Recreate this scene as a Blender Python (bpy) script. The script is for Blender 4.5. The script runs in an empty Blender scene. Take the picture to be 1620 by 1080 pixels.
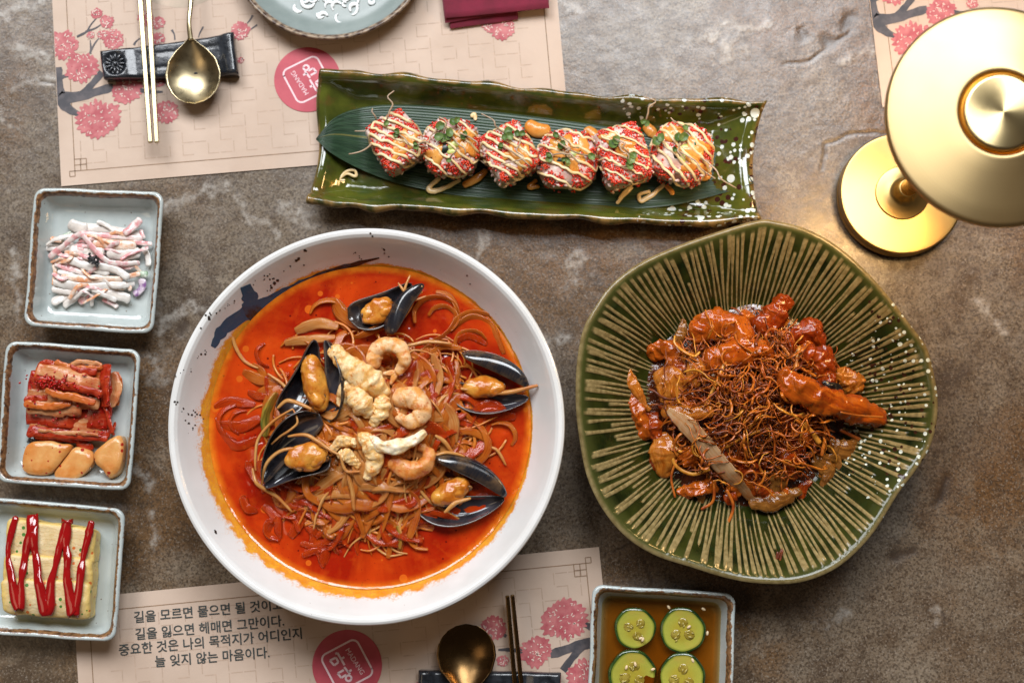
import bpy, bmesh, math, random
import numpy as np
from mathutils import Vector, Matrix

# ------------------------------------------------------------------ camera, world, lights
SC = bpy.context.scene
FPX = 2250.0                       # 50 mm lens, in pixels of the 1620 px wide photograph
TILT = math.radians(6.6)
DIST = 1.154
CAM = np.array([0.0, -DIST * math.sin(TILT), DIST * math.cos(TILT)])
cd = bpy.data.cameras.new('camera')
cam = bpy.data.objects.new('camera', cd)
SC.collection.objects.link(cam)
cam.location = CAM
cam.rotation_euler = (TILT, 0, 0)
cd.lens = 50.0
cd.sensor_width = 36.0
cd.clip_start = 0.01
cd.clip_end = 50
cd.dof.use_dof = True
cd.dof.focus_distance = 1.085
cd.dof.aperture_fstop = 5.0
SC.camera = cam

W = bpy.data.worlds.new('World')
SC.world = W
W.use_nodes = True
W.node_tree.nodes['Background'].inputs[0].default_value = (1.0, 0.80, 0.62, 1)
W.node_tree.nodes['Background'].inputs[1].default_value = 0.05


def area(name, loc, target, sx, sy, energy, col):
    l = bpy.data.lights.new(name, 'AREA')
    l.shape = 'RECTANGLE'
    l.size = sx
    l.size_y = sy
    l.energy = energy
    l.color = col
    o = bpy.data.objects.new(name, l)
    SC.collection.objects.link(o)
    o.location = loc
    o.rotation_euler = (Vector(target) - Vector(loc)).to_track_quat('-Z', 'Y').to_euler()
    return o


area('window_light', (0.42, 1.66, 2.75), (0, 0, 0), 1.45, 1.30, 88, (0.92, 0.96, 1.0))
area('window_light_far', (-1.25, 2.05, 2.50), (0, 0, 0), 1.50, 1.50, 84, (0.95, 0.97, 1.0))
area('ceiling_light', (-1.6, -0.5, 2.2), (0, 0, 0), 1.0, 1.0, 5, (1.0, 0.76, 0.50))

SC.view_settings.view_transform = 'Standard'
SC.view_settings.look = 'None'
SC.view_settings.gamma = 1.0
SC.view_settings.exposure = 0.06
SC.view_settings.use_curve_mapping = False
SC.cycles.use_denoising = True
SC.cycles.max_bounces = 8
SC.cycles.caustics_reflective = False
SC.cycles.caustics_refractive = False

# ------------------------------------------------------------------ helpers: positions and noise
RNG = random.Random(11)
CT, ST = math.cos(TILT), math.sin(TILT)


def P(px, py, z=0.0):
    """photo pixel on the horizontal plane z (mm) -> world point (m)"""
    a, b = (px - 810) / FPX, (540 - py) / FPX
    d = np.array([a, b * CT + ST, b * ST - CT])
    t = (z * 0.001 - CAM[2]) / d[2]
    return CAM + d * t


def PS(pts, z=0.0):
    return np.array([P(p[0], p[1], p[2] if len(p) > 2 else z) for p in pts])


def S(px, z=0.0):
    """length in metres of px photo pixels near height z (mm)"""
    return px * (DIST - z * 0.001) / FPX


def _h(ix, iy, iz, seed):
    n = (ix * 374761393 + iy * 668265263 + iz * 2147483647 % 1274126177 + seed * 974711) & 0xFFFFFFFF
    n = ((n ^ (n >> 13)) * 1274126177) & 0xFFFFFFFF
    return ((n ^ (n >> 16)) & 0xFFFF) / 65535.0


def vnoise(p, seed=0):
    """value noise in -1..1 for an (n,3) array"""
    p = np.asarray(p, float)
    i = np.floor(p).astype(np.int64)
    f = p - i
    f = f * f * (3 - 2 * f)
    r = 0
    for dx in (0, 1):
        for dy in (0, 1):
            for dz in (0, 1):
                w = (f[:, 0] if dx else 1 - f[:, 0]) * (f[:, 1] if dy else 1 - f[:, 1]) * (f[:, 2] if dz else 1 - f[:, 2])
                r = r + w * _h(i[:, 0] + dx, i[:, 1] + dy, i[:, 2] + dz, seed)
    return r * 2 - 1


def fbm(p, octv=3, seed=0):
    p = np.asarray(p, float)
    r, a = 0, 1.0
    for k in range(octv):
        r = r + a * vnoise(p * 2 ** k + 17.3 * k, seed + k)
        a *= 0.5
    return r


def spline(pts, n):
    """Catmull-Rom through pts, n samples, any dimension"""
    p = np.asarray(pts, float)
    if len(p) == 2:
        t = np.linspace(0, 1, n)[:, None]
        return p[0] * (1 - t) + p[1] * t
    q = np.vstack([2 * p[0] - p[1], p, 2 * p[-1] - p[-2]])
    t = np.linspace(0, len(p) - 1, n)
    i = np.minimum(t.astype(int), len(p) - 2)
    f = (t - i)[:, None]
    a, b, c, d = q[i], q[i + 1], q[i + 2], q[i + 3]
    return 0.5 * (2 * b + (c - a) * f + (2 * a - 5 * b + 4 * c - d) * f ** 2 + (3 * b - a - 3 * c + d) * f ** 3)


def closed_spline(pts, n):
    p = np.asarray(pts, float)
    t = np.linspace(0, len(p), n, endpoint=False)
    i = t.astype(int)
    f = (t - i)[:, None]
    L = len(p)
    a, b, c, d = p[(i - 1) % L], p[i % L], p[(i + 1) % L], p[(i + 2) % L]
    return 0.5 * (2 * b + (c - a) * f + (2 * a - 5 * b + 4 * c - d) * f ** 2 + (3 * b - a - 3 * c + d) * f ** 3)


# ------------------------------------------------------------------ helpers: objects
def world_loc(o):
    v = np.zeros(3)
    while o is not None:
        v += np.array(o.location)
        o = o.parent
    return v


def tag(o, label, cat, group=None, kind=None):
    if label:
        o['label'] = label
    if cat:
        o['category'] = cat
    if group:
        o['group'] = group
    if kind:
        o['kind'] = kind
    return o


def thing(name, label, cat, loc, group=None):
    o = bpy.data.objects.new(name, None)
    o.empty_display_size = 0.01
    SC.collection.objects.link(o)
    o.location = loc
    return tag(o, label, cat, group)


def mesh(name, geo, mat, parent=None, smooth=True, attrs=None, kind=None, label=None):
    """geo = (verts in world metres, faces); one mesh object, origin at its base (or on its parent)"""
    v, f = geo[0], geo[1]
    if attrs is None and len(geo) > 2:
        attrs = geo[2]
    v = np.asarray(v, float)
    if parent is None:
        org = np.array([(v[:, 0].min() + v[:, 0].max()) / 2, (v[:, 1].min() + v[:, 1].max()) / 2, v[:, 2].min()])
        off = org
    else:
        org = np.zeros(3)
        off = world_loc(parent)
    me = bpy.data.meshes.new(name)
    me.from_pydata((v - off).tolist(), [], [tuple(int(k) for k in q) for q in f])
    if smooth:
        me.polygons.foreach_set('use_smooth', [True] * len(me.polygons))
    for k, a in (attrs or {}).items():
        at = me.attributes.new(k, 'FLOAT', 'POINT')
        at.data.foreach_set('value', np.asarray(a, np.float32))
    me.materials.append(mat)
    me.update()
    o = bpy.data.objects.new(name, me)
    SC.collection.objects.link(o)
    o.location = org
    if parent is not None:
        o.parent = parent
    if kind:
        o['kind'] = kind
    if label:
        o['label'] = label
    return o


def join(geos):
    V, F, n = [], [], 0
    A = {}
    for g in geos:
        V.append(np.asarray(g[0], float))
        F += [tuple(k + n for k in q) for q in g[1]]
        if len(g) > 2:
            for k, a in g[2].items():
                A.setdefault(k, []).append(np.asarray(a))
        n += len(g[0])
    V = np.vstack(V)
    return (V, F, {k: np.concatenate(a) for k, a in A.items()}) if A else (V, F)


# ------------------------------------------------------------------ helpers: shapes
def grid_faces(n, m, wrap=False, base=0):
    F = []
    for i in range(n - 1):
        for j in range(m if wrap else m - 1):
            k = (j + 1) % m
            F.append((base + i * m + j, base + i * m + k, base + (i + 1) * m + k, base + (i + 1) * m + j))
    return F


def sweep(pts, rad, ns=8, flat=1.0, twist=0.0, n=None, cap=True, up=(0, 0, 1)):
    """tube along pts (m); rad scalar, or list spread over the length; flat = thickness/width; twist in radians"""
    c = spline(pts, n) if n else np.asarray(pts, float)
    N = len(c)
    r = np.interp(np.linspace(0, 1, N), np.linspace(0, 1, np.size(rad)), np.atleast_1d(rad)) if np.size(rad) != N else np.asarray(rad, float)
    tw = np.interp(np.linspace(0, 1, N), np.linspace(0, 1, np.size(twist)), np.atleast_1d(twist)) if np.size(twist) > 1 else np.full(N, float(np.atleast_1d(twist)[0]))
    t = np.gradient(c, axis=0)
    t /= np.linalg.norm(t, axis=1)[:, None] + 1e-12
    if cap:   # rounded ends
        c = np.vstack([c[0] - t[0] * r[0] * .55 * min(1, flat * 2), c[0] - t[0] * r[0] * .35 * min(1, flat * 2), c, c[-1] + t[-1] * r[-1] * .35 * min(1, flat * 2), c[-1] + t[-1] * r[-1] * .55 * min(1, flat * 2)])
        r = np.concatenate([[r[0] * .12, r[0] * .68], r, [r[-1] * .68, r[-1] * .12]])
        t = np.vstack([t[0], t[0], t, t[-1], t[-1]])
        tw = np.concatenate([[tw[0]] * 2, tw, [tw[-1]] * 2])
        N += 4
    u = np.array(up, float)
    side = np.cross(np.tile(u, (N, 1)), t)
    ln = np.linalg.norm(side, axis=1)
    last = np.array([1.0, 0, 0])
    for i in range(N):
        if ln[i] < 0.12:
            s = last - t[i] * last.dot(t[i])
            side[i] = s / (np.linalg.norm(s) + 1e-9)
        else:
            side[i] /= ln[i]
            if i and side[i].dot(last) < 0:
                side[i] *= -1
        last = side[i]
    nor = np.cross(t, side)
    a = np.linspace(0, 2 * math.pi, ns, endpoint=False)
    ca, sa = np.cos(a), np.sin(a) * flat
    ct, st = np.cos(tw)[:, None], np.sin(tw)[:, None]
    X = ca[None] * ct - sa[None] * st
    Y = ca[None] * st + sa[None] * ct
    v = c[:, None] + r[:, None, None] * (X[..., None] * side[:, None] + Y[..., None] * nor[:, None])
    v = v.reshape(-1, 3)
    F = grid_faces(N, ns, True)
    F.append(tuple(range(ns))[::-1])
    F.append(tuple(range((N - 1) * ns, N * ns)))
    al = np.repeat(np.linspace(0, 1, N), ns)
    return v, F, {'along': al, 'across': np.tile(ca, N)}


_ICO = {}


def ico(sub):
    if sub not in _ICO:
        bm = bmesh.new()
        bmesh.ops.create_icosphere(bm, subdivisions=sub, radius=1)
        _ICO[sub] = (np.array([v.co[:] for v in bm.verts]), [tuple(v.index for v in f.verts) for f in bm.faces])
        bm.free()
    return _ICO[sub]


def rotm(rx=0, ry=0, rz=0):
    from mathutils import Euler
    return np.array(Euler((rx, ry, rz)).to_matrix())


def blob(c, r, rot=(0, 0, 0), amp=0.0, freq=100.0, sub=3, seed=0, p=2.0):
    v, f = ico(sub)
    if p != 2.0:      # towards a rounded box
        k = (np.abs(v) ** p).sum(1) ** (-1 / p)
        v = v * k[:, None]
    v = v * np.array(r)
    if amp:
        nn = v / (np.array(r) ** 2)
        nn /= np.linalg.norm(nn, axis=1)[:, None]
        v = v + nn * (fbm(v * freq + seed * 7.7, 3, seed) * amp)[:, None]
    return v @ rotm(*rot).T + np.array(c), f


def rough(geo, amp, freq, seed=0, octv=3):
    """jitter a mesh along three noise fields"""
    v = np.asarray(geo[0], float)
    d = np.stack([fbm(v * freq + 31 * k, octv, seed + 5 * k) for k in range(3)], 1) * amp
    return (v + d,) + tuple(geo[1:])


def lathe(prof, c, n=96, rot=0.0):
    """profile [(r,z)] in m about the vertical through c"""
    pr = np.asarray(prof, float)
    a = np.linspace(0, 2 * math.pi, n, endpoint=False) + rot
    v = np.stack([pr[:, 0][:, None] * np.cos(a), pr[:, 0][:, None] * np.sin(a), np.repeat(pr[:, 1][:, None], n, 1)], 2)
    return v.reshape(-1, 3) + np.array(c), grid_faces(len(pr), n, True)


def prism(poly, z0, z1, bevel=0.0):
    """flat slab over polygon (m, xy); z arrays or scalars"""
    p = np.asarray(poly, float)[:, :2]
    n = len(p)
    a = np.column_stack([p, np.full(n, z0)])
    b = np.column_stack([p, np.full(n, z1)])
    if bevel:
        cc = p.mean(0)
        q = cc + (p - cc) * (1 - bevel / np.linalg.norm(p - cc, axis=1))[:, None]
        b0 = np.column_stack([p, np.full(n, z1 - bevel)])
        b = np.column_stack([q, np.full(n, z1)])
        v = np.vstack([a, b0, b])
        return v, grid_faces(3, n, True) + [tuple(range(n))[::-1], tuple(range(2 * n, 3 * n))]
    return np.vstack([a, b]), grid_faces(2, n, True) + [tuple(range(n))[::-1], tuple(range(n, 2 * n))]


def flatpoly(poly, z):
    p = np.asarray(poly, float)[:, :2]
    return np.column_stack([p, np.full(len(p), z)]), [tuple(range(len(p)))]


def line_strip(pts, w, z):
    """flat ribbon of width w (scalar or per point) along xy points"""
    p = np.asarray(pts, float)[:, :2]
    t = np.gradient(p, axis=0)
    t /= np.linalg.norm(t, axis=1)[:, None] + 1e-12
    nrm = np.stack([-t[:, 1], t[:, 0]], 1)
    w = np.broadcast_to(np.asarray(w, float), (len(p),))
    a, b = p + nrm * w[:, None] / 2, p - nrm * w[:, None] / 2
    v = np.column_stack([np.vstack([a, b]), np.full(2 * len(p), z)])
    n = len(p)
    return v, [(i, n + i, n + i + 1, i + 1) for i in range(n - 1)]


def rings(loops, closed_ends=(False, False)):
    """skin a list of equal-length loops"""
    n = len(loops[0])
    v = np.vstack(loops)
    F = grid_faces(len(loops), n, True)
    if closed_ends[0]:
        F.append(tuple(range(n))[::-1])
    if closed_ends[1]:
        F.append(tuple(range((len(loops) - 1) * n, len(loops) * n)))
    return v, F


# ------------------------------------------------------------------ helpers: materials
class NT:
    def __init__(s, name):
        s.m = bpy.data.materials.new(name)
        s.m.use_nodes = True
        s.t = s.m.node_tree
        s.p = s.t.nodes['Principled BSDF']
        s.co = s.t.nodes.new('ShaderNodeTexCoord').outputs['Object']

    def n(s, typ, **kw):
        nd = s.t.nodes.new('ShaderNode' + typ)
        for k, v in kw.items():
            setattr(nd, k, v)
        return nd

    def put(s, sock, v):
        if isinstance(v, bpy.types.NodeSocket):
            s.t.links.new(v, sock)
        elif isinstance(v, (tuple, list)) and len(v) == 3 and sock.type == 'RGBA':
            sock.default_value = (*v, 1)
        else:
            sock.default_value = v

    def set(s, **kw):
        for k, v in kw.items():
            s.put(s.p.inputs[k.replace('_', ' ')], v)
        return s

    def map(s, scale=(1, 1, 1), co=None, rot=(0, 0, 0)):
        nd = s.n('Mapping')
        s.put(nd.inputs['Vector'], co or s.co)
        nd.inputs['Scale'].default_value = scale
        nd.inputs['Rotation'].default_value = rot
        return nd.outputs[0]

    def noise(s, scale, detail=4, rough=.55, co=None, dist=0.0):
        nd = s.n('TexNoise')
        s.put(nd.inputs['Vector'], co or s.co)
        nd.inputs['Scale'].default_value = scale
        nd.inputs['Detail'].default_value = detail
        nd.inputs['Roughness'].default_value = rough
        nd.inputs['Distortion'].default_value = dist
        return nd.outputs['Fac']

    def vor(s, scale, feature='F1', out='Distance', co=None, rnd=1.0):
        nd = s.n('TexVoronoi', feature=feature)
        s.put(nd.inputs['Vector'], co or s.co)
        nd.inputs['Scale'].default_value = scale
        nd.inputs['Randomness'].default_value = rnd
        return nd.outputs[out]

    def ramp(s, fac, stops, interp='LINEAR'):
        nd = s.n('ValToRGB')
        r = nd.color_ramp
        r.interpolation = interp
        while len(r.elements) < len(stops):
            r.elements.new(0.5)
        for e, (p, c) in zip(r.elements, stops):
            e.position = p
            e.color = (c, c, c, 1) if isinstance(c, (int, float)) else (*c, 1)
        s.put(nd.inputs[0], fac)
        return nd.outputs[0]

    def mix(s, fac, a, b, blend='MIX'):
        nd = s.n('Mix', data_type='RGBA', blend_type=blend)
        s.put(nd.inputs[0], fac)
        s.put(nd.inputs[6], a)
        s.put(nd.inputs[7], b)
        return nd.outputs[2]

    def math(s, op, a, b=0.0, clamp=False):
        nd = s.n('Math', operation=op, use_clamp=clamp)
        s.put(nd.inputs[0], a)
        s.put(nd.inputs[1], b)
        return nd.outputs[0]

    def attr(s, name):
        return s.n('Attribute', attribute_name=name).outputs['Fac']

    def sep(s, co=None):
        nd = s.n('SeparateXYZ')
        s.put(nd.inputs[0], co or s.co)
        return nd.outputs

    def bump(s, h, strength=.3, dist=.001, nrm=None):
        nd = s.n('Bump')
        s.put(nd.inputs['Height'], h)
        nd.inputs['Strength'].default_value = strength
        nd.inputs['Distance'].default_value = dist
        if nrm is not None:
            s.put(nd.inputs['Normal'], nrm)
        s.put(s.p.inputs['Normal'], nd.outputs[0])
        return nd.outputs[0]

    def spots(s, scale, lo, hi, co=None):
        """round specks of varied size: 1 inside"""
        d = s.vor(scale, co=co)
        c = s.vor(scale, out='Color', co=co)
        rad = s.ramp(c, [(0.34, lo), (0.74, hi)])
        return s.math('LESS_THAN', d, rad)

    def sss(s, w, rad=(.006, .003, .0015), scale=1.0):
        s.p.inputs['Subsurface Weight'].default_value = w
        s.p.inputs['Subsurface Radius'].default_value = rad
        s.p.inputs['Subsurface Scale'].default_value = scale
        return s


def simple(name, col, rough=.5, var=.15, scale=200, bump=0.0, sss=0.0, rad=(.004, .002, .001), **kw):
    """even colour with a little noise in it"""
    t = NT(name)
    dark = tuple(c * (1 - var) for c in col)
    lite = tuple(min(1, c * (1 + var)) for c in col)
    nz = t.noise(scale, 5)
    t.set(Base_Color=t.mix(t.ramp(nz, [(.35, 0.0), (.65, 1.0)]), dark, lite), Roughness=rough, **kw)
    if bump:
        t.bump(nz, bump, .001)
    if sss:
        t.sss(sss, rad)
    return t.m


def two_tone(name, a, b, scale, lo=.4, hi=.6, rough=.3, bump=.2, bscale=None, sss=0.0, rad=(.004, .002, .001), co_scale=None, specks=None, **kw):
    """noise blend of two colours, optional dark specks, bump"""
    t = NT(name)
    co = t.map(co_scale) if co_scale else None
    nz = t.noise(scale, 5, co=co)
    col = t.mix(t.ramp(nz, [(lo, 0.0), (hi, 1.0)]), a, b)
    if specks:
        col = t.mix(t.spots(specks[1], specks[2], specks[3]), col, specks[0])
    t.set(Base_Color=col, Roughness=rough, **kw)
    if bump:
        t.bump(t.noise(bscale or scale * 2, 5, co=co), bump, .0015)
    if sss:
        t.sss(sss, rad)
    return t.m


def fibre(name, a, b, dark, rough=.15, *a_, alpha=1.0, **k_):
    m = fibre_(name, a, b, dark, rough, *a_, **k_)
    m.node_tree.nodes['Principled BSDF'].inputs['Alpha'].default_value = alpha
    return m


def fibre_(name, a, b, dark, rough=.15, streaks=7.0, bump=.45, sss=0.0, specks=None, coat=.25, blot=.5, rad=(.003, .0012, .0005)):
    """flesh or leaf with streaks running along a swept piece"""
    t = NT(name)
    cmb = t.n('CombineXYZ')
    t.put(cmb.inputs[0], t.math('MULTIPLY', t.attr('across'), streaks))
    t.put(cmb.inputs[1], t.math('MULTIPLY', t.attr('along'), 2.2))
    t.put(cmb.inputs[2], t.math('MULTIPLY', t.n('ObjectInfo').outputs['Random'], 60.0))
    sn = t.noise(1.0, 4, .6, co=cmb.outputs[0])
    bl = t.noise(75, 5, .6)
    c = t.mix(t.ramp(sn, [(.36, 0.0), (.64, 1.0)]), a, b)
    c = t.mix(t.math('MULTIPLY', t.ramp(bl, [(.46, 0.0), (.66, 1.0)]), blot), c, dark)
    if specks:
        c = t.mix(t.spots(specks[1], specks[2], specks[3]), c, specks[0])
    t.set(Base_Color=c, Roughness=t.ramp(t.noise(140, 4), [(.3, rough * .5), (.7, rough * 1.4)]), Coat_Weight=coat * .25)
    t.p.inputs['Specular IOR Level'].default_value = .34
    t.p.inputs['Coat Roughness'].default_value = .06
    h = t.math('ADD', t.math('MULTIPLY', sn, .6), t.math('MULTIPLY', t.noise(120, 4), .6))
    t.bump(h, bump * .5, .0014)
    if sss:
        t.sss(sss, rad)
    return t.m

# ================================================================== the table top
def seg_dist(q, pts):
    """distance of xy points q to a polyline"""
    d = np.full(len(q), 1e9)
    for a, b in zip(pts[:-1], pts[1:]):
        a, b = np.asarray(a)[:2], np.asarray(b)[:2]
        ab = b - a
        t = np.clip(((q - a) @ ab) / (ab @ ab + 1e-12), 0, 1)
        d = np.minimum(d, np.linalg.norm(q - (a + t[:, None] * ab), axis=1))
    return d


def build_table():
    def axis(lo, hi, n, far, m):
        a = np.linspace(lo, hi, n)
        e = np.linspace(0, 1, m)[1:] ** 2
        return np.concatenate([(lo - far * e)[::-1], a, hi + far * e])
    xs, ys = axis(-.46, .46, 560, .7, 12), axis(-.32, .34, 400, .6, 12)
    X, Y = np.meshgrid(xs, ys)
    q = np.stack([X.ravel(), Y.ravel()], 1)
    q3 = np.column_stack([q, np.zeros(len(q))])
    wob = np.stack([fbm(q3 * 60, 3, 3), fbm(q3 * 60 + 9, 3, 4)], 1) * .0070
    qq = q + wob
    vein, pit = np.zeros(len(q)), np.zeros(len(q))
    grain = fbm(q3 * 150, 3, 8)
    for w, pl in [
        (5, [(262, 338), (300, 320), (345, 300), (372, 290)]), (4, [(370, 322), (393, 343), (432, 356)]), (4, [(400, 350), (438, 363)]),
        (5, [(-10, 24), (36, 8), (75, -4)]), (4, [(25, 92), (50, 80), (80, 88)]), (4, [(26, 140), (56, 131), (86, 128)]), (3, [(-5, 184), (30, 201)]),
        (5, [(262, 507), (290, 494), (315, 498)]), (6, [(862, 532), (905, 546)]), (3, [(758, 366), (750, 404)]), (3, [(15, 400), (27, 470), (20, 500)]),
        (8, [(206, 742), (238, 762)]), (5, [(1468, 968), (1486, 990)]), (4, [(1330, 100), (1372, 72), (1395, 60)]), (4, [(885, 5), (915, 12)]),
        (9, [(250, 560), (262, 600)]), (7, [(930, 400), (900, 440)]), (6, [(450, 330), (480, 345)]), (10, [(1120, 60), (1180, 90)]), (6, [(1540, 480), (1580, 520)]), (5, [(1340, 960), (1300, 990)]),
        (4, [(240, 810), (255, 850)]), (3, [(1150, 40), (1230, 38)]), (3, [(1290, 480), (1320, 500)]), (5, [(255, 480), (268, 505), (256, 530)])]:
        pp = PS(pl)
        d = seg_dist(qq, pp)
        vein = np.maximum(vein, np.clip(1.15 - d / S(w * 1.9) + grain * .8, 0, 1))
    for w, pl in [
        (9, [(1265, 47), (1270, 62)]), (12, [(1306, 72), (1312, 70)]), (14, [(1345, 28), (1342, 40)]), (2, [(1240, 103), (1285, 94), (1318, 70), (1350, 48)]),
        (2.2, [(1302, 268), (1308, 225), (1345, 214), (1405, 210)]), (2, [(968, 868), (1008, 850), (1022, 886), (1035, 920)]), (7, [(1480, 800), (1500, 760)]),
        (9, [(1410, 880), (1440, 870)]), (3, [(1490, 970), (1496, 985)]), (1.6, [(1510, 1055), (1508, 1080)]), (2, [(60, 130), (88, 132)]), (7, [(283, 528), (292, 515)])]:
        d = seg_dist(q + wob * .35, PS(pl))
        pit = np.maximum(pit, np.clip(1.3 - d / S(w) + grain * .4, 0, 1))
    z = grain * .00007 - pit * .0005 + vein * .00010 - .0006
    far = (np.abs(q[:, 0]) > .47) | (q[:, 1] > .35) | (q[:, 1] < -.33)
    z[far] = -.0006
    return (np.column_stack([q, z]), grid_faces(len(ys), len(xs)), {'vein': vein, 'pit': pit})


def m_table():
    t = NT('stone_table')
    big = t.noise(4.5, 5, .55)
    mid = t.noise(34, 8, .68)
    c = t.mix(t.ramp(big, [(.44, 0.0), (.57, 1.0)]), (.140, .073, .029), (.168, .127, .088))
    c = t.mix(t.ramp(t.noise(11, 9, .70, dist=.3), [(.53, 0.0), (.62, .70)]), c, (.245, .193, .138))
    c = t.mix(t.ramp(mid, [(.48, 0.0), (.62, .70)]), c, (.078, .047, .026))
    c = t.mix(t.ramp(t.noise(9, 9, .75, dist=.5), [(.57, 0.0), (.63, .70)]), c, (.045, .027, .016))
    c = t.mix(t.ramp(t.noise(480, 4, .75), [(.47, 0.0), (.57, .75)]), c, (.040, .024, .014))
    c = t.mix(t.ramp(t.noise(640, 3, .7), [(.56, 0.0), (.65, .55)]), c, (.30, .25, .20))
    c = t.mix(t.math('MULTIPLY', t.attr('vein'), t.ramp(t.noise(150, 6, .7), [(.40, .05), (.60, .80)])), c, (.40, .36, .315))
    c = t.mix(t.math('MULTIPLY', t.attr('pit'), .8), c, (.045, .028, .018))
    rg = t.ramp(t.noise(50, 6, .7), [(.3, .20), (.7, .36)])
    t.set(Base_Color=c, Roughness=rg)
    t.p.inputs['Specular IOR Level'].default_value = .52
    h = t.math('ADD', t.math('MULTIPLY', t.noise(480, 4, .6), .5), t.math('MULTIPLY', t.noise(90, 5), 1.0))
    t.bump(h, .28, .0008)
    return t.m


tbl = build_table()
o = mesh('table_top', tbl, m_table())
tag(o, None, None, kind='structure')

# ================================================================== printed placemats
m_paper = two_tone('mat_paper', (.52, .385, .295), (.58, .44, .345), 14, rough=.62, bump=.5, bscale=16)
m_lat = simple('mat_lattice_ink', (.47, .335, .25), .62, .1)
m_line = simple('mat_line_ink', (.25, .15, .085), .6, .2)
m_text = simple('mat_text_ink', (.035, .045, .045), .6, .2)
m_branch = two_tone('mat_branch_ink', (.045, .042, .05), (.10, .085, .09), 90, rough=.6, bump=0)
m_blos = two_tone('mat_blossom_ink', (.40, .07, .085), (.54, .17, .17), 130, .36, .64, .6, 0, specks=((.40, .04, .06), 420, .0, .22))
m_fleck = simple('mat_fleck_ink', (.72, .55, .47), .6, .1)
m_disc = two_tone('mat_emblem_ink', (.44, .045, .07), (.50, .065, .09), 60, rough=.55, bump=0)
m_emb = simple('mat_emblem_line_ink', (.80, .58, .60), .55, .05)
m_moon = two_tone('mat_wash_ink', (.45, .36, .27), (.56, .43, .33), 60, rough=.62, bump=0)

MW, MH, MT = .420, .297, .0005      # sheet size and thickness


class Mat:
    def __init__(s, org, ang):
        s.o, s.a = np.array(org)[:2], ang
        s.e1 = np.array([math.cos(ang), math.sin(ang)])
        s.e2 = np.array([-math.sin(ang), math.cos(ang)])

    def uv(s, px, py):
        d = P(px, py)[:2] - s.o
        return np.array([d @ s.e1, d @ s.e2])

    def xy(s, uv):
        uv = np.atleast_2d(uv)
        return s.o + uv[:, :1] * s.e1 + uv[:, 1:2] * s.e2


def ang_of(a, b):
    d = P(*b) - P(*a)
    return math.atan2(d[1], d[0])


TOP = Mat(P(97.3, 295), ang_of((97.3, 295), (495, 262)))
BOT = Mat(P(947.5, 864.5), ang_of((947.5, 864.5), (200, 938)))
RIG = Mat(P(1396, 170), TOP.a + math.radians(.3))


def text_mesh(txt, bold=0.0):
    cu = bpy.data.curves.new('t', 'FONT')
    cu.body = txt
    cu.align_x = 'LEFT'
    cu.resolution_u = 3
    cu.offset = bold
    ob = bpy.data.objects.new('t', cu)
    SC.collection.objects.link(ob)
    dg = bpy.context.evaluated_depsgraph_get()
    me = bpy.data.meshes.new_from_object(ob.evaluated_get(dg))
    v = np.array([x.co[:] for x in me.vertices])
    f = [tuple(p.vertices) for p in me.polygons]
    bpy.data.objects.remove(ob)
    bpy.data.curves.remove(cu)
    bpy.data.meshes.remove(me)
    return v, f


def clip_u(p):
    p[:, 0] = np.clip(p[:, 0], .0004, MW - .0004)
    p[:, 1] = np.clip(p[:, 1], .0004, MH - .0004)
    return p


def fretwork(seed):
    """faint lattice of bars on a square grid: merged runs, horizontals and verticals kept apart (local uv rectangles)"""
    rr = random.Random(seed)
    g = .0105
    nu, nv = int((MW - .034) / g), int((MH - .034) / g)
    H, V = set(), set()
    for i in range(nu):
        for j in range(nv):
            k = (i + 2 * j) % 5
            if k in (0, 1, 3):
                H.add((i, j))
            if k in (0, 2, 3):
                V.add((i, j))
            if rr.random() < .12:
                H.discard((i, j))
            if rr.random() < .12:
                V.discard((i, j))
    w = .0008
    R = [(.017 + i * g, .017 + j * g, g - w * 1.5, w, 0) for i, j in sorted(H)]
    R += [(.017 + i * g, .017 + j * g, w, g - w * 1.5, 1) for i, j in sorted(V)]
    return R


# text strokes of the emblem, in the zoomed coordinates they were read in
def ez(x, y):
    return (480 + x / 10.8, 980 + y / 10.8)


EMB_STROKES = [[(455, 690), (557, 638), (602, 716), (530, 772), (455, 690)], [(548, 575), (585, 560), (706, 768)], [(650, 660), (702, 630)],
               [(692, 850), (588, 910), (650, 982), (735, 930)], [(700, 800), (800, 922)], [(765, 885), (826, 850)]]


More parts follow.
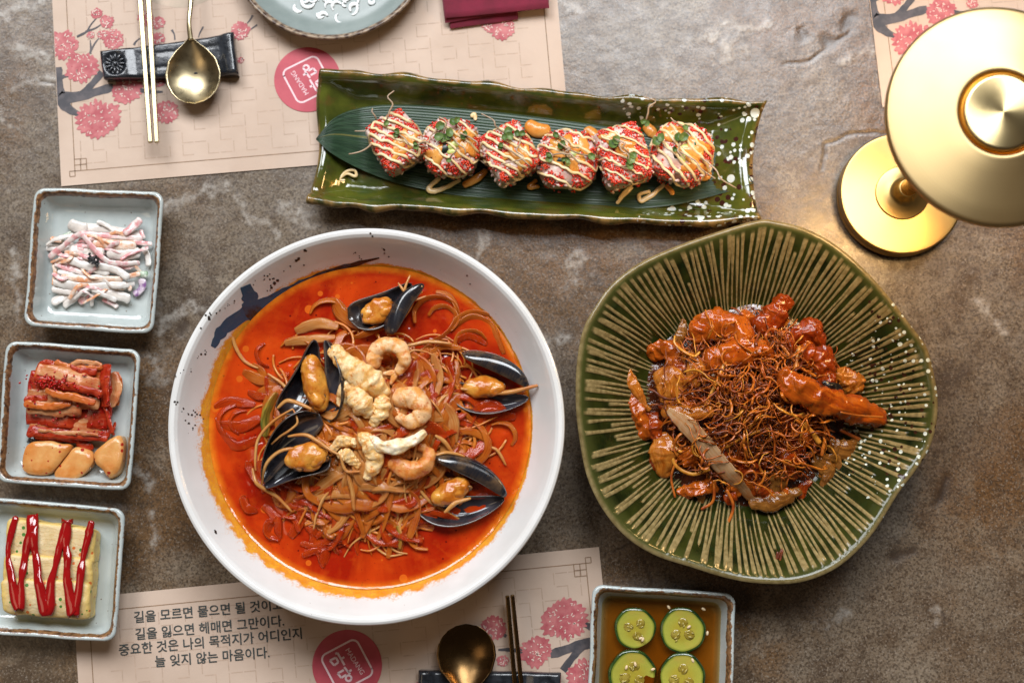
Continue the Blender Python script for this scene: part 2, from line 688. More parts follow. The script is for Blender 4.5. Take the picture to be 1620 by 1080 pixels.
def placemat(M, label, seed):
    base = M.xy([MW / 2, MH / 2])[0]
    root = thing('placemat', label, 'placemat', (base[0], base[1], 0), 'printed paper placemats on the stone table')
    def to(uv): return M.xy(uv)
    rect = to([(0, 0), (MW, 0), (MW, MH), (0, MH)])
    mesh('paper_sheet', prism(rect, .0001, MT), m_paper, root, False)
    z = MT + .00006
    # lattice
    geos = []
    for (u, v, w, h, hv) in fretwork(seed):
        u1, v1 = min(u + w, MW - .0125), min(v + h, MH - .0125)
        geos.append(flatpoly(to([(u, v), (u1, v), (u1, v1), (u, v1)]), z + .00003 * hv))
    mesh('lattice_print', join(geos), m_lat, root, False, kind='stuff')
    z += .00006
    # border line with square corner motifs
    b, k = .0118, .0098
    geos = []
    lw = .00075
    for (cu, cv, su, sv) in [(0, 0, 1, 1), (MW, 0, -1, 1), (MW, MH, -1, -1), (0, MH, 1, -1)]:
        def L(a):
            return to([(cu + su * x, cv + sv * y) for x, y in a])
        geos.append(line_strip(L([(b, k + b), (b, MH / 2)]), lw, z))
        geos.append(line_strip(L([(k + b, b), (MW / 2, b)]), lw, z))
        for i in range(3):
            e = b + i * k / 2
            geos.append(line_strip(L([(e, b), (e, b + k)]), lw, z))
            geos.append(line_strip(L([(b, e), (b + k, e)]), lw, z))
        s0, s1 = b - k * .45, b
        geos += [line_strip(L([(s0, s0), (s1, s0)]), lw, z), line_strip(L([(s0, s1), (s1, s1)]), lw, z), line_strip(L([(s0, s0), (s0, s1)]), lw, z), line_strip(L([(s1, s0), (s1, s1)]), lw, z)]
    mesh('border_print', join(geos), m_line, root, False)
    # soft grey wash in the middle
    a = np.linspace(0, 2 * math.pi, 60, endpoint=False)
    c = TOP.uv(285, -95)
    w = np.stack([c[0] + .075 * np.cos(a) * (1 + .05 * np.sin(5 * a)), c[1] + .055 * np.sin(a) * (1 + .08 * np.cos(4 * a))], 1)
    mesh('ink_wash', flatpoly(to(w), z), m_moon, root, False)
    z += .00006
    # branches
    def tw(pl, w0, w1, n=16):
        p = clip_u(spline(np.array([TOP.uv(*q) for q in pl]), n))
        ww = np.linspace(S(w0), S(w1), n) * (1 + .18 * fbm(np.column_stack([p * 300, np.zeros(n)]), 2, 5))
        g = line_strip(p, ww, z)
        q = clip_u(g[0][:, :2].copy())
        return np.column_stack([to(q), g[0][:, 2]]), g[1]
    for pl, w0, w1 in [([(80, 108), (90, 128), (97, 150), (112, 172), (134, 185)], 22, 5), ([(92, 128), (100, 122), (117, 118)], 10, 4), ([(84, 148), (100, 155), (130, 152), (180, 138)], 26, 12),
                       ([(128, 152), (145, 135), (162, 115)], 13, 10), ([(90, 158), (110, 176), (125, 182)], 14, 6), ([(122, 59), (137, 51), (144, 40), (156, 26)], 4, 1.5), ([(136, 51), (152, 45), (165, 36)], 4, 1.5),
                       ([(143, 86), (144, 76), (143, 64)], 4, 1.5), ([(143, 84), (150, 70), (158, 60)], 3.5, 1.5), ([(212, 72), (216, 66), (224, 60)], 4, 1.5), ([(218, 143), (240, 146), (258, 146)], 8, 3), ([(245, 165), (254, 172), (262, 172)], 5, 2),
                       ([(272, 48), (276, 55), (277, 64)], 3.5, 2), ([(322, 43), (317, 52), (314, 60)], 3, 1.5), ([(400, 25), (396, 32), (391, 38)], 3, 1.5), ([(407, 40), (400, 45), (396, 48)], 2.5, 1.5)]:
        mesh('branch', tw(pl, w0, w1), m_branch, root, False)
        z += .00001
    # blossoms
    rr = random.Random(5)
    for bi, (x, y, r) in enumerate([(99, 72, 23), (130, 107, 24), (155, 188, 33), (202, 144, 23), (264, 178, 18), (179, 63, 17), (154, 22, 9), (170, 35, 11), (144, 56, 6), (162, 56, 8), (249, 38, 11),
                                    (250, 62, 10), (380, 50, 15), (381, 96, 5), (252, 130, 9), (795, 44, 20), (775, 40, 12), (230, 30, 12)]):
        c = TOP.uv(x, y)
        n = 88
        a = np.linspace(0, 2 * math.pi, n, endpoint=False)
        lob = 1 + .16 * np.abs(np.sin(a * (r / 4 + 3) + bi)) + .20 * fbm(np.stack([np.cos(a) * 2.2, np.sin(a) * 2.2, a * 0 + bi * 3.1], 1), 3, bi) + .05 * np.sin(a * 23 + bi)
        rad = S(r) * .95 * lob
        p = clip_u(np.stack([c[0] + rad * np.cos(a), c[1] + rad * np.sin(a) * .92], 1))
        zz = z + .00001 * bi
        v = np.vstack([np.column_stack([to(p), np.full(n, zz)]), np.append(to(p.mean(0)), zz)])
        bo = mesh('blossom', (v, [(i, (i + 1) % n, n) for i in range(n)]), m_blos, root, False)
        fl = []
        for _ in range(int(r * 1.3)):
            aa, d = rr.random() * 6.28, S(r) * .85 * math.sqrt(rr.random())
            q = c + np.array([d * math.cos(aa), d * math.sin(aa)])
            l, wd, an = S(rr.uniform(1.2, 3.2)), S(rr.uniform(.5, 1.2)), rr.random() * 3.14
            e = np.linspace(0, 2 * math.pi, 6, endpoint=False)
            el = np.stack([q[0] + l * np.cos(e) * math.cos(an) - wd * np.sin(e) * math.sin(an), q[1] + l * np.cos(e) * math.sin(an) + wd * np.sin(e) * math.cos(an)], 1)
            fl.append(flatpoly(to(clip_u(el)), zz + .0003))
        mesh('petal_fleck', join(fl), m_fleck, bo, False, kind='stuff')
    z += .0002
    # round emblem
    ec = BOT.uv(549.4, 1051.3)
    R = S(53.7)
    a = np.linspace(0, 2 * math.pi, 72, endpoint=False)
    emb = mesh('emblem', flatpoly(to(np.stack([ec[0] + R * np.cos(a), ec[1] + R * np.sin(a)], 1)), z), m_disc, root, False, label='red round emblem with a tilted white frame and lettering')
    ze = z + .0001
    def E(p): return np.array([BOT.uv(*ez(*q)) for q in p])
    # frame: rounded square, tilted
    hs, cr, an = 345, 110, math.radians(-28)
    fr = []
    for sx, sy, a0 in [(1, 1, 0), (-1, 1, 90), (-1, -1, 180), (1, -1, 270)]:
        for q in np.linspace(a0, a0 + 90, 8):
            x, y = sx * (hs - cr) + cr * math.cos(math.radians(q)), sy * (hs - cr) + cr * math.sin(math.radians(q))
            fr.append((750 + x * math.cos(an) - y * math.sin(an), 770 + x * math.sin(an) + y * math.cos(an)))
    fr.append(fr[0])
    fr.append(fr[1])
    mesh('emblem_frame', line_strip(to(E(fr)), S(2.9), ze), m_emb, emb, False)
    geos = []
    for st in EMB_STROKES:
        for a_, b_ in zip(st[:-1], st[1:]):
            geos.append(line_strip(to(E([a_, b_])), S(3.2), ze))
    ci = [(775 + 48 * math.cos(q), 990 + 48 * math.sin(q)) for q in np.linspace(0, 6.5, 26)]
    geos.append(line_strip(to(E(ci)), S(3.2), ze))
    tv, tf = text_mesh('MADANG')
    wd = tv[:, 0].max()
    p0, p1 = E([(712, 512)])[0], E([(985, 935)])[0]
    ax = (p1 - p0) / wd
    ay = np.array([-ax[1], ax[0]]) * 1.05
    uv = p0 + tv[:, :1] * ax + tv[:, 1:2] * ay
    geos.append((np.column_stack([to(uv), np.full(len(uv), ze)]), tf))
    mesh('emblem_lettering', join(geos), m_emb, emb, False)
    # the verse
    for txt, a_, b_ in [('길을 모르면 물으면 될 것이고', (213, 983), (448, 962)), ('길을 잃으면 헤매면 그만이다.', (215, 1010), (450, 988)),
                        ('중요한 것은 나의 목적지가 어디인지', (189, 1035), (478, 1008)), ('늘 잊지 않는 마음이다.', (246, 1053), (427, 1038))]:
        tv, tf = text_mesh(txt, .012)
        x0, x1 = tv[:, 0].min(), tv[:, 0].max()
        p0, p1 = BOT.uv(*a_), BOT.uv(*b_)
        ax = (p1 - p0) / (x1 - x0)
        ay = np.array([-ax[1], ax[0]])
        uv = p0 + (tv[:, :1] - x0) * ax + tv[:, 1:2] * ay
        mesh('verse_line', (np.column_stack([to(uv), np.full(len(uv), z)]), tf), m_text, root, False)
    return root


placemat(TOP, 'printed beige placemat under the round grey plate and red napkin', 1)
placemat(BOT, 'printed beige placemat showing a Korean verse beside the soup bowl', 1)
placemat(RIG, 'printed beige placemat partly hidden under the brass lamp shade', 1)

# ================================================================== square side dishes
def glaze_dish_mat():
    t = NT('pale_celadon_glaze')
    e = t.attr('edge')
    nz = t.noise(160, 6, .7)
    c = t.mix(t.ramp(t.noise(40, 4), [(.35, 0.0), (.65, 1.0)]), (.40, .445, .435), (.50, .54, .525))
    br = t.mix(t.ramp(t.noise(300, 5), [(.35, 0.0), (.65, 1.0)]), (.055, .022, .010), (.30, .15, .065))
    mk = t.math('ADD', e, t.math('MULTIPLY', t.math('SUBTRACT', nz, .5), 1.5))
    c = t.mix(t.ramp(mk, [(.44, 0.0), (.58, 1.0)]), c, br)
    c = t.mix(t.spots(210, -.05, .10), c, (.12, .06, .03))
    t.set(Base_Color=c, Roughness=t.ramp(mk, [(.4, .10), (.7, .32)]))
    t.p.inputs['Coat Weight'].default_value = .5
    t.p.inputs['Coat Roughness'].default_value = .06
    t.bump(t.noise(60, 4), .12, .002)
    return t.m


M_GLAZE = glaze_dish_mat()


def bilin(c, s, t):
    """c = tl,tr,br,bl ; s,t in -1..1 (t up)"""
    s, t = (s + 1) / 2, (t + 1) / 2
    c = np.asarray(c)[:, :2]
    return (c[3] * ((1 - s) * (1 - t))[:, None] + c[2] * (s * (1 - t))[:, None] + c[1] * (s * t)[:, None] + c[0] * ((1 - s) * t)[:, None])


def rsq(n=20, cr=.16):
    L = []
    for sx, sy, a0 in [(1, 1, 0), (-1, 1, 90), (-1, -1, 180), (1, -1, 270)]:
        for q in np.radians(np.linspace(a0, a0 + 90, n // 2, endpoint=True)):
            L.append((sx * (1 - cr) + cr * math.cos(q), sy * (1 - cr) + cr * math.sin(q)))
    # densify the straight sides
    L = np.array(L)
    out = []
    for i in range(len(L)):
        a, b = L[i], L[(i + 1) % len(L)]
        k = 10 if np.linalg.norm(b - a) > .4 else 1
        for j in range(k):
            out.append(a + (b - a) * j / k)
    return np.array(out)


class Dish:
    pass


def side_dish(corners, label, h=24.0, floor=5.0, seed=0):
    D = Dish()
    D.c = PS(corners, h)
    D.floor, D.h = floor, h
    D.mid = D.c.mean(0)
    spec = [(0, .4, .0, .16), (.74, .6, 0, .16), (.80, 1.2, 0, .16), (.84, 4, 0, .16), (.94, h * .62, 0.05, .17), (.985, h * .86, .25, .17), (1.0, h * .95, .42, .16), (.992, h * 1.0, .30, .15), (.972, h * 1.03, .24, .15), (.945, h * 1.015, .62, .15),
            (.925, h * .97, .86, .15), (.905, h * .86, .72, .15), (.885, h * .74, .0, .14), (.84, h * .46, 0, .16), (.80, floor + 2.2, 0, .18), (.77, floor + .7, 0, .20), (.72, floor + .1, 0, .22), (.4, floor, 0, .3), (0, floor, 0, .3)]
    loops, edge = [], []
    for k, (s, z, e, cr) in enumerate(spec):
        L = rsq(20, cr) * max(s, .002)
        xy = bilin(D.c, L[:, 0], L[:, 1])
        w = fbm(np.column_stack([L * 2.2, np.full(len(L), seed * 5.0)]), 2, seed)
        xy = D.mid[:2] + (xy - D.mid[:2]) * (1 + .010 * w * (s > .8))[:, None]
        zz = z + (1.0 * fbm(np.column_stack([L * 1.6, np.full(len(L), seed * 3.0 + 9)]), 2, seed) if s > .86 and z > h * .6 else 0)
        loops.append(np.column_stack([xy, np.broadcast_to(np.asarray(zz) * .001, (len(L),))]))
        edge.append(np.full(len(L), e))
    v, f = rings(loops)
    D.o = mesh('side_dish', (v, f), M_GLAZE, attrs={'edge': np.concatenate(edge)})
    tag(D.o, label, 'dish', 'square pale glazed side dishes with brown rims')
    return D


D_SLAW = side_dish([(54, 296), (259, 304), (243, 529), (36, 516)], 'square pale glazed dish with brown rim holding white radish slaw', seed=1)
D_KIM = side_dish([(9, 538), (223, 553), (206, 777), (-8, 762)], 'square pale glazed dish with brown rim holding red kimchi', seed=2)
D_EGG = side_dish([(-40, 783), (199, 804), (183, 1016), (-52, 1000)], 'square pale glazed dish with brown rim holding rolled omelette', seed=3)
D_CUC = side_dish([(937, 923), (1165, 938), (1158, 1160), (928, 1146)], 'square pale glazed dish with brown rim holding cucumber slices in brown broth', seed=4, h=27)

# ================================================================== the big soup bowl
BC = P(580, 670, 75)
BOWL = np.array([(0, 4), (50, 4), (52, 1), (60, 1), (62, 4), (60, 9), (84, 15), (112, 31), (133, 51), (145, 67), (148.6, 73), (149.4, 75.2), (148.8, 77.2), (147, 78.2), (144.6, 77.8), (142.4, 75.8),
                 (139.6, 71.5), (135.6, 65), (131.2, 58), (127.2, 52), (124.4, 48), (117, 39), (104, 29), (82, 20), (50, 15), (0, 14)], float)
SOUP_Z = 48.0


def bowl_z(r):
    q = BOWL[13:][::-1]
    return np.interp(r * 1000, q[:, 0], q[:, 1])


def on_bowl(px, py, lift=.35):
    z = 65.0
    for _ in range(14):
        p = P(px, py, z)
        z = bowl_z(np.linalg.norm(p[:2] - BC[:2])) + lift
    return P(px, py, z)


def bowl_mat():
    t = NT('white_bowl_glaze')
    st = t.attr('stain')
    nz = t.noise(90, 6, .65)
    fine = t.noise(700, 4, .7)
    white = t.mix(t.ramp(t.noise(20, 3), [(.4, 0.0), (.6, 1.0)]), (.70, .69, .67), (.76, .75, .735))
    white = t.mix(t.spots(150, -.08, .045), white, (.10, .06, .04))
    mk = t.math('ADD', st, t.math('MULTIPLY', t.math('SUBTRACT', nz, .5), 1.4))
    org = t.mix(t.ramp(t.noise(140, 5), [(.35, 0.0), (.65, 1.0)]), (.70, .24, .012), (.80, .40, .035))
    org = t.mix(t.ramp(fine, [(.52, 0.0), (.64, .8)]), org, (.40, .07, .006))
    c = t.mix(t.ramp(mk, [(.42, 0.0), (.60, 1.0)]), white, org)
    thin = t.math('MULTIPLY', t.ramp(mk, [(.22, 0.0), (.42, 1.0)]), t.ramp(fine, [(.50, 0.0), (.60, .8)]))
    c = t.mix(thin, c, (.72, .30, .06))
    t.set(Base_Color=c, Roughness=.22)
    t.p.inputs['Coat Weight'].default_value = .5
    t.p.inputs['Coat Roughness'].default_value = .08
    return t.m


v, f = lathe(BOWL * .001, (BC[0], BC[1], 0), 160)
q = v - np.array([BC[0], BC[1], 0])
r_, a_ = np.hypot(q[:, 0], q[:, 1]), np.arctan2(q[:, 1], q[:, 0])
# refine the inner wall so the stain can follow a wavy line
prof = []
for a, b in zip(BOWL[:-1], BOWL[1:]):
    k = 5 if (a[1] > 40 and a[0] > 120 and b[0] < a[0]) else 2
    for j in range(k):
        prof.append(a + (b - a) * j / k)
prof = np.array(prof + [BOWL[-1]])
v, f = lathe(prof * .001, (BC[0], BC[1], 0), 200)
q = v - np.array([BC[0], BC[1], 0])
ang = np.arctan2(q[:, 1], q[:, 0])
inner = np.repeat(np.arange(len(prof)) > 38, 200)
hh = q[:, 2] * 1000 - SOUP_Z
wide = 5.6 + 3.6 * np.cos(ang - math.radians(215)) + 2.2 * np.maximum(0, np.cos(ang - math.radians(290))) ** 6 + 1.2 * vnoise(np.stack([np.cos(ang) * 4, np.sin(ang) * 4, ang * 0], 1), 3)
stain = np.where((hh < 25) & (hh > -25) & (q[:, 2] * 1000 < 70) & inner, np.clip(1.05 - hh / wide * .62, 0, 1.2), 0)
stain = np.where(hh < 0, 1.2, stain) * inner
bowl = thing('soup_bowl', 'large round white bowl with blue brush stroke and orange broth stains', 'bowl', (BC[0], BC[1], 0))
bo = mesh('bowl_body', (v, f), bowl_mat(), bowl, attrs={'stain': stain})

# painted brush stroke and spatter on the inside
t = NT('bowl_brush_paint')
al = t.attr('along')
c = t.mix(t.ramp(t.math('ADD', al, t.math('MULTIPLY', t.math('SUBTRACT', t.noise(200, 4), .5), .5)), [(.50, 0.0), (.72, 1.0)]), (.030, .085, .155), (.040, .024, .015))
c = t.mix(t.ramp(t.noise(120, 6, .7, co=t.map((1, 1, 1))), [(.5, 0.0), (.68, .7)]), c, (.055, .105, .15))
t.set(Base_Color=c, Roughness=.25)
M_BRUSH = t.m


def stroke(pl, w0, n=40, m=7, seed=0):
    p = spline(np.array(pl, float), n)
    tg = np.gradient(p, axis=0)
    tg /= np.linalg.norm(tg, axis=1)[:, None]
    nr = np.stack([-tg[:, 1], tg[:, 0]], 1)
    w = np.interp(np.linspace(0, 1, n), np.linspace(0, 1, len(w0)), w0)
    vs, at = [], []
    for i in range(n):
        for j in range(m):
            s = (j / (m - 1) - .5)
            e = 1 + .12 * math.sin(i * 1.7 + seed) + .08 * math.sin(i * 3.9 + j)
            x = p[i] + nr[i] * w[i] * s * e
            vs.append(on_bowl(*x, lift=.25 + .12 * seed))
            at.append(i / (n - 1))
    return np.array(vs), grid_faces(n, m), {'along': np.array(at)}


mesh('brush_stroke', stroke([(337, 549), (352, 523), (385, 498), (425, 477), (470, 454), (520, 432), (565, 417), (600, 408)], [8, 19, 22, 18, 15, 12, 7, 2]), M_BRUSH, bo)
mesh('brush_stroke', stroke([(388, 452), (396, 472), (400, 492), (418, 506)], [16, 26, 28, 20], 16, 7, 1), M_BRUSH, bo)
m_dot = simple('bowl_spatter_paint', (.035, .025, .02), .3, .3)
rr = random.Random(21)
dots = []
for (x0, y0, x1, y1, n, j, smax) in [(418, 466, 486, 392, 16, 3, 3.4), (342, 496, 384, 468, 10, 2, 1.8), (322, 520, 334, 490, 8, 6, 3), (312, 570, 334, 548, 6, 5, 2.5), (285, 595, 310, 580, 5, 8, 2), (278, 640, 320, 660, 16, 9, 2.6),
                                      (292, 666, 312, 680, 8, 5, 2), (400, 446, 440, 436, 10, 5, 2), (480, 418, 482, 428, 2, 1, 2.5), (590, 372, 612, 405, 7, 8, 2.4), (735, 428, 745, 450, 2, 2, 2.6), (340, 838, 345, 852, 3, 1, 2.8), (425, 478, 440, 440, 6, 4, 2), (560, 398, 574, 412, 5, 4, 2)]:
    for k in range(n):
        tt = rr.random()
        x, y = x0 + (x1 - x0) * tt + rr.gauss(0, j * .5), y0 + (y1 - y0) * tt + rr.gauss(0, j * .5)
        s = rr.uniform(.6, smax * .75)
        e = [on_bowl(x + s * math.cos(a) * rr.uniform(.8, 1.3), y + s * math.sin(a), .3) for a in np.linspace(0, 2 * math.pi, 9, endpoint=False)]
        dots.append((np.array(e), [tuple(range(9))]))
mesh('spatter', join(dots), m_dot, bo, kind='stuff')

# ------------------------------------------------------------------ broth
def soup_mat():
    t = NT('chilli_broth')
    big = t.noise(20, 5, .55, dist=.8)
    mid = t.noise(55, 5, .6, dist=.6)
    c = t.mix(t.ramp(big, [(.38, 0.0), (.62, 1.0)]), (.32, .011, .0018), (.54, .050, .004))
    c = t.mix(t.ramp(mid, [(.52, 0.0), (.75, .5)]), c, (.58, .085, .007))
    c = t.mix(t.spots(420, -.10, .15), c, (.22, .008, .003))
    c = t.mix(t.spots(150, -.22, .13), c, (.14, .005, .002))
    c = t.mix(t.spots(70, -.22, .24, co=t.map((1, 1, 1), rot=(0, 0, 1.1))), c, (.60, .11, .009))
    c = t.mix(t.math('MULTIPLY', t.attr('edge'), t.ramp(t.noise(110, 5), [(.3, .3), (.6, 1.0)])), c, (.74, .21, .012))
    t.set(Base_Color=c, Roughness=.09)
    t.p.inputs['Specular IOR Level'].default_value = .6
    t.bump(t.math('ADD', t.noise(42, 3, .5), t.math('MULTIPLY', t.noise(150, 3), .25)), .16, .006)
    t.sss(.25, (.004, .0008, .0003))
    return t.m


SR = np.interp(SOUP_Z, BOWL[18:22][::-1, 1], BOWL[18:22][::-1, 0]) * .001
rs = np.concatenate([np.linspace(.002, .95, 130), [.965, .98, .99, 1.0]])
na = 360
aa = np.linspace(0, 2 * math.pi, na, endpoint=False)
XY = np.stack([(rs[:, None] * SR * np.cos(aa)), (rs[:, None] * SR * np.sin(aa))], 2).reshape(-1, 2)
hc = P(588, 690, SOUP_Z)[:2] - BC[:2]
hd = np.hypot((XY[:, 0] - hc[0]) / S(215, 50), (XY[:, 1] - hc[1]) / S(195, 50))
q3 = np.column_stack([XY, np.zeros(len(XY))])
rip = np.clip(1.25 - hd, 0, .6) / .6
zz = SOUP_Z * .001 + .0004 * fbm(q3 * 40, 2, 4) + rip * (.0010 * fbm(q3 * 95, 2, 6) + .0004 * fbm(q3 * 260, 2, 7)) + .0009 * np.repeat(np.clip((rs - .975) / .025, 0, 1) ** 2, na)
sv = np.column_stack([XY + BC[:2], zz])
so = mesh('broth', (sv, grid_faces(len(rs), na, True) + [tuple(range(na))[::-1]]), soup_mat(), attrs={'edge': np.repeat(np.clip((rs - .955) / .04, 0, 1), na)})
tag(so, 'glossy red chilli broth filling the white bowl', 'soup')

# ------------------------------------------------------------------ soup materials
m_onion = fibre('soup_onion', (.44, .090, .008), (.56, .165, .020), (.38, .040, .004), .10, 7, .5, alpha=.68)
m_red = fibre('soup_cabbage', (.40, .024, .003), (.50, .060, .006), (.30, .012, .002), .09, 6, .6, alpha=.66)
m_sprout = fibre('soup_sprout', (.54, .21, .040), (.68, .37, .13), (.46, .10, .010), .14, 3, .2, blot=.6, alpha=.85)
m_pale = fibre('soup_onion_pale', (.52, .18, .032), (.64, .31, .10), (.46, .085, .007), .11, 8, .5, alpha=.66)
m_green = fibre('soup_zucchini', (.08, .09, .012), (.42, .26, .04), (.35, .07, .006), .16, 4, .3)
m_noodle = fibre('soup_noodle', (.50, .12, .012), (.64, .25, .045), (.40, .05, .005), .16, 3, .1)
m_meat = two_tone('mussel_meat', (.48, .13, .010), (.68, .30, .045), 90, rough=.2, bump=.45, bscale=200, sss=.1, Coat_Weight=.1, specks=((.30, .07, .01), 300, -.1, .12))
m_frill = two_tone('mussel_frill', (.045, .02, .012), (.30, .12, .03), 200, rough=.25, bump=.3)


def seafood(name, white, orange, deep, bands):
    t = NT(name)
    bd = t.math('SINE', t.math('ADD', t.math('MULTIPLY', t.attr('along'), bands), t.math('MULTIPLY', t.noise(90, 3), 3.0)))
    c = t.mix(t.ramp(bd, [(.25, 0.0), (.95, .75)]), white, orange)
    c = t.mix(t.ramp(t.noise(85, 6, .65), [(.46, 0.0), (.58, .95)]), c, orange)
    c = t.mix(t.ramp(t.noise(150, 6, .7), [(.53, 0.0), (.63, .9)]), c, deep)
    c = t.mix(t.ramp(t.noise(420, 4, .7), [(.54, 0.0), (.64, .5)]), c, white)
    c = t.mix(t.spots(330, -.06, .14), c, (.44, .07, .008))
    t.set(Base_Color=c, Roughness=t.ramp(t.noise(160, 4), [(.3, .08), (.7, .24)]))
    t.p.inputs['Specular IOR Level'].default_value = .5
    t.bump(t.noise(260, 6, .65), .6, .0014)
    t.sss(.1, (.004, .0018, .0007))
    return t.m


m_squid = seafood('squid', (.84, .60, .31), (.76, .40, .10), (.62, .20, .022), 30)
m_shrimp = seafood('shrimp', (.82, .50, .25), (.74, .31, .065), (.60, .14, .014), 38)
t = NT('mussel_shell')
ii = t.attr('inner')
uu = t.attr('u')
gl = t.math('SINE', t.math('MULTIPLY', t.math('ADD', uu, t.math('MULTIPLY', t.noise(60, 3), .05)), 150.0))
oc = t.mix(t.ramp(gl, [(.45, 0.0), (.95, .25)]), (.010, .011, .016), (.050, .032, .020))
oc = t.mix(t.ramp(t.noise(60, 6, .65), [(.50, 0.0), (.66, .75)]), oc, (.13, .075, .035))
ic = t.mix(t.ramp(t.noise(50, 3), [(.4, 0.0), (.65, 1.0)]), (.010, .010, .013), (.05, .045, .055))
sc_ol = t.mix(ii, oc, ic)
t.set(Base_Color=t.mix(t.math('MULTIPLY', t.attr('edge'), t.ramp(t.noise(120, 4), [(.35, .1), (.6, .9)])), sc_ol, (.085, .052, .030)), Roughness=.17)
t.p.inputs['Coat Weight'].default_value = .6
t.bump(t.noise(90, 4), .10, .0010)
M_SHELL = t.m


def HM(px, py):
    """height of the heap above the table (mm)"""
    d2 = ((px - 600) / 125.0) ** 2 + ((py - 665) / 130.0) ** 2
    return SOUP_Z + 23 * math.exp(-d2)


def on_heap(pl, lift):
    return np.array([P(x, y, HM(x, y) + lift) for x, y in pl])


def strip(name, pl, w, flat, mat, label, cat, group, lift=2.0, twist=0.0, n=22, rgh=.0006, ns=8, wl=None):
    pts = on_heap(spline(np.array(pl, float), 7), 0) if wl is None else on_heap(pl, 0)
    pts[:, 2] += (np.asarray(lift) if np.size(lift) == len(pts) else np.interp(np.linspace(0, 1, len(pts)), np.linspace(0, 1, np.size(lift)), np.atleast_1d(lift))) * .001
    g = sweep(pts, np.array([.62, .95, 1.05, 1.0, .9, .6]) * S(w / 2, 55), ns, flat, twist, n)
    if rgh:
        g = rough(g, rgh, 90, RNG.randrange(999), 2)
    return tag(mesh(name, g, mat), label, cat, group)


# noodles deep in the heap
rr = random.Random(4)
geos = []
for k in range(360):
    d, a = 172 * math.sqrt(rr.random()), rr.random() * 6.28
    cx, cy = 592 + d * math.cos(a), 680 + d * math.sin(a) * .9
    b = rr.random() * 6.28
    R = rr.uniform(18, 55)
    sw = rr.uniform(1.2, 2.8) * rr.choice([-1, 1])
    pl = [(cx + R * math.cos(b + sw * q), cy + R * math.sin(b + sw * q) * .85) for q in np.linspace(0, 1, 7)]
    pts = on_heap(pl, -3 + rr.uniform(-1.5, 2.5))
    geos.append(sweep(pts, S(rr.uniform(1.4, 2.6), 55), 6, .8, 0, 16))
o = mesh('noodle_tangle', join(geos), m_noodle)
tag(o, 'tangle of orange wheat noodles under the seafood', 'noodles', kind='stuff')

G_ON, G_SP, G_CB = 'onion strips in the red soup', 'bean sprouts in the red soup', 'stewed red cabbage strips in the soup'
MARKS = [('near the small sprout-crossed mussel', 605, 485), ('beside the upright mussel', 485, 600), ('under the mussel with trailing sprouts', 465, 720), ('by the mussel with the sprout over the bowl edge', 775, 600), ('by the broth-filled mussel', 730, 775), ('beside the ring shrimp', 617, 568),
         ('beside the plump shrimp', 650, 648), ('below the squid crescent', 640, 725), ('near the zucchini slice', 400, 640), ('in front of the drooping squid', 570, 780), ('next to the scallion end', 632, 850), ('among the stewed cabbage', 460, 820), ('near the brush stroke', 430, 520), ('in the open broth behind the ring shrimp', 720, 500), ('in the broth between the two side mussels', 770, 690)]
NMC = {'soup_onion': 'soft orange', 'soup_cabbage': 'red-soaked', 'soup_onion_pale': 'pale translucent'}


def near(x, y):
    return min(MARKS, key=lambda m: (m[1] - x) ** 2 + (m[2] - y) ** 2)[0]


# onion pieces that can be told apart
for pl, w, mt, lf, tw in [
    ([(628, 541), (665, 543), (705, 528), (722, 500), (714, 470), (690, 462)], 13, m_onion, 1.5, .9), ([(716, 522), (742, 502), (776, 514), (797, 560)], 16, m_onion, .5, .7), ([(712, 545), (742, 532), (770, 545)], 15, m_red, .2, .5),
    ([(468, 524), (500, 512), (534, 517)], 22, m_pale, 2, .3), ([(452, 543), (490, 538), (530, 532)], 18, m_pale, 2.6, .2), ([(528, 474), (542, 498), (572, 517)], 28, m_onion, 1.5, .4),
    ([(338, 662), (350, 690), (376, 706), (408, 694)], 24, m_red, .3, .5), ([(340, 645), (365, 635), (402, 640)], 22, m_red, .8, .3), ([(346, 672), (378, 676), (412, 662)], 26, m_red, 1.2, .3), ([(384, 588), (410, 600), (442, 606)], 24, m_onion, 1.0, .3),
    ([(392, 620), (410, 626), (432, 628)], 18, m_red, .6, .3), ([(700, 640), (712, 665), (716, 700)], 34, m_pale, 3, .4), ([(685, 560), (694, 595), (690, 625)], 22, m_pale, 4, .6), ([(705, 580), (712, 610), (700, 640)], 20, m_onion, 3, .8),
    ([(660, 585), (652, 620), (668, 640)], 22, m_pale, 3, .5), ([(640, 770), (660, 800), (648, 850)], 20, m_onion, 4, .6), ([(470, 788), (510, 778), (550, 785), (576, 845)], 14, m_onion, 5, .7), ([(610, 790), (590, 812), (574, 850)], 18, m_onion, 4, .5),
    ([(548, 745), (520, 760), (500, 790)], 24, m_onion, 3, .3), ([(560, 535), (600, 520), (625, 500)], 16, m_onion, 4, .5), ([(500, 590), (480, 625), (470, 655)], 26, m_onion, 1, .4), ([(620, 760), (650, 745), (690, 735)], 22, m_onion, 4, .4),
    ([(680, 560), (700, 548), (730, 552)], 14, m_onion, 2, .4), ([(640, 830), (634, 850), (632, 874)], 16, m_onion, .5, .5), ([(690, 800), (650, 812), (625, 832)], 15, m_onion, 2.5, .4), ([(596, 770), (560, 790), (530, 812)], 18, m_onion, 4, .3),
    ([(770, 660), (735, 665), (705, 655)], 24, m_red, .5, .3), ([(400, 575), (416, 590), (420, 615)], 16, m_onion, .5, .5)]:
    strip('onion_strip', pl, w * .82, .16, mt, '%s onion strip %s' % (NMC[mt.name], near(*pl[1])), 'onion strip', G_ON, lf - 1.2, [tw + .2, tw - .5])
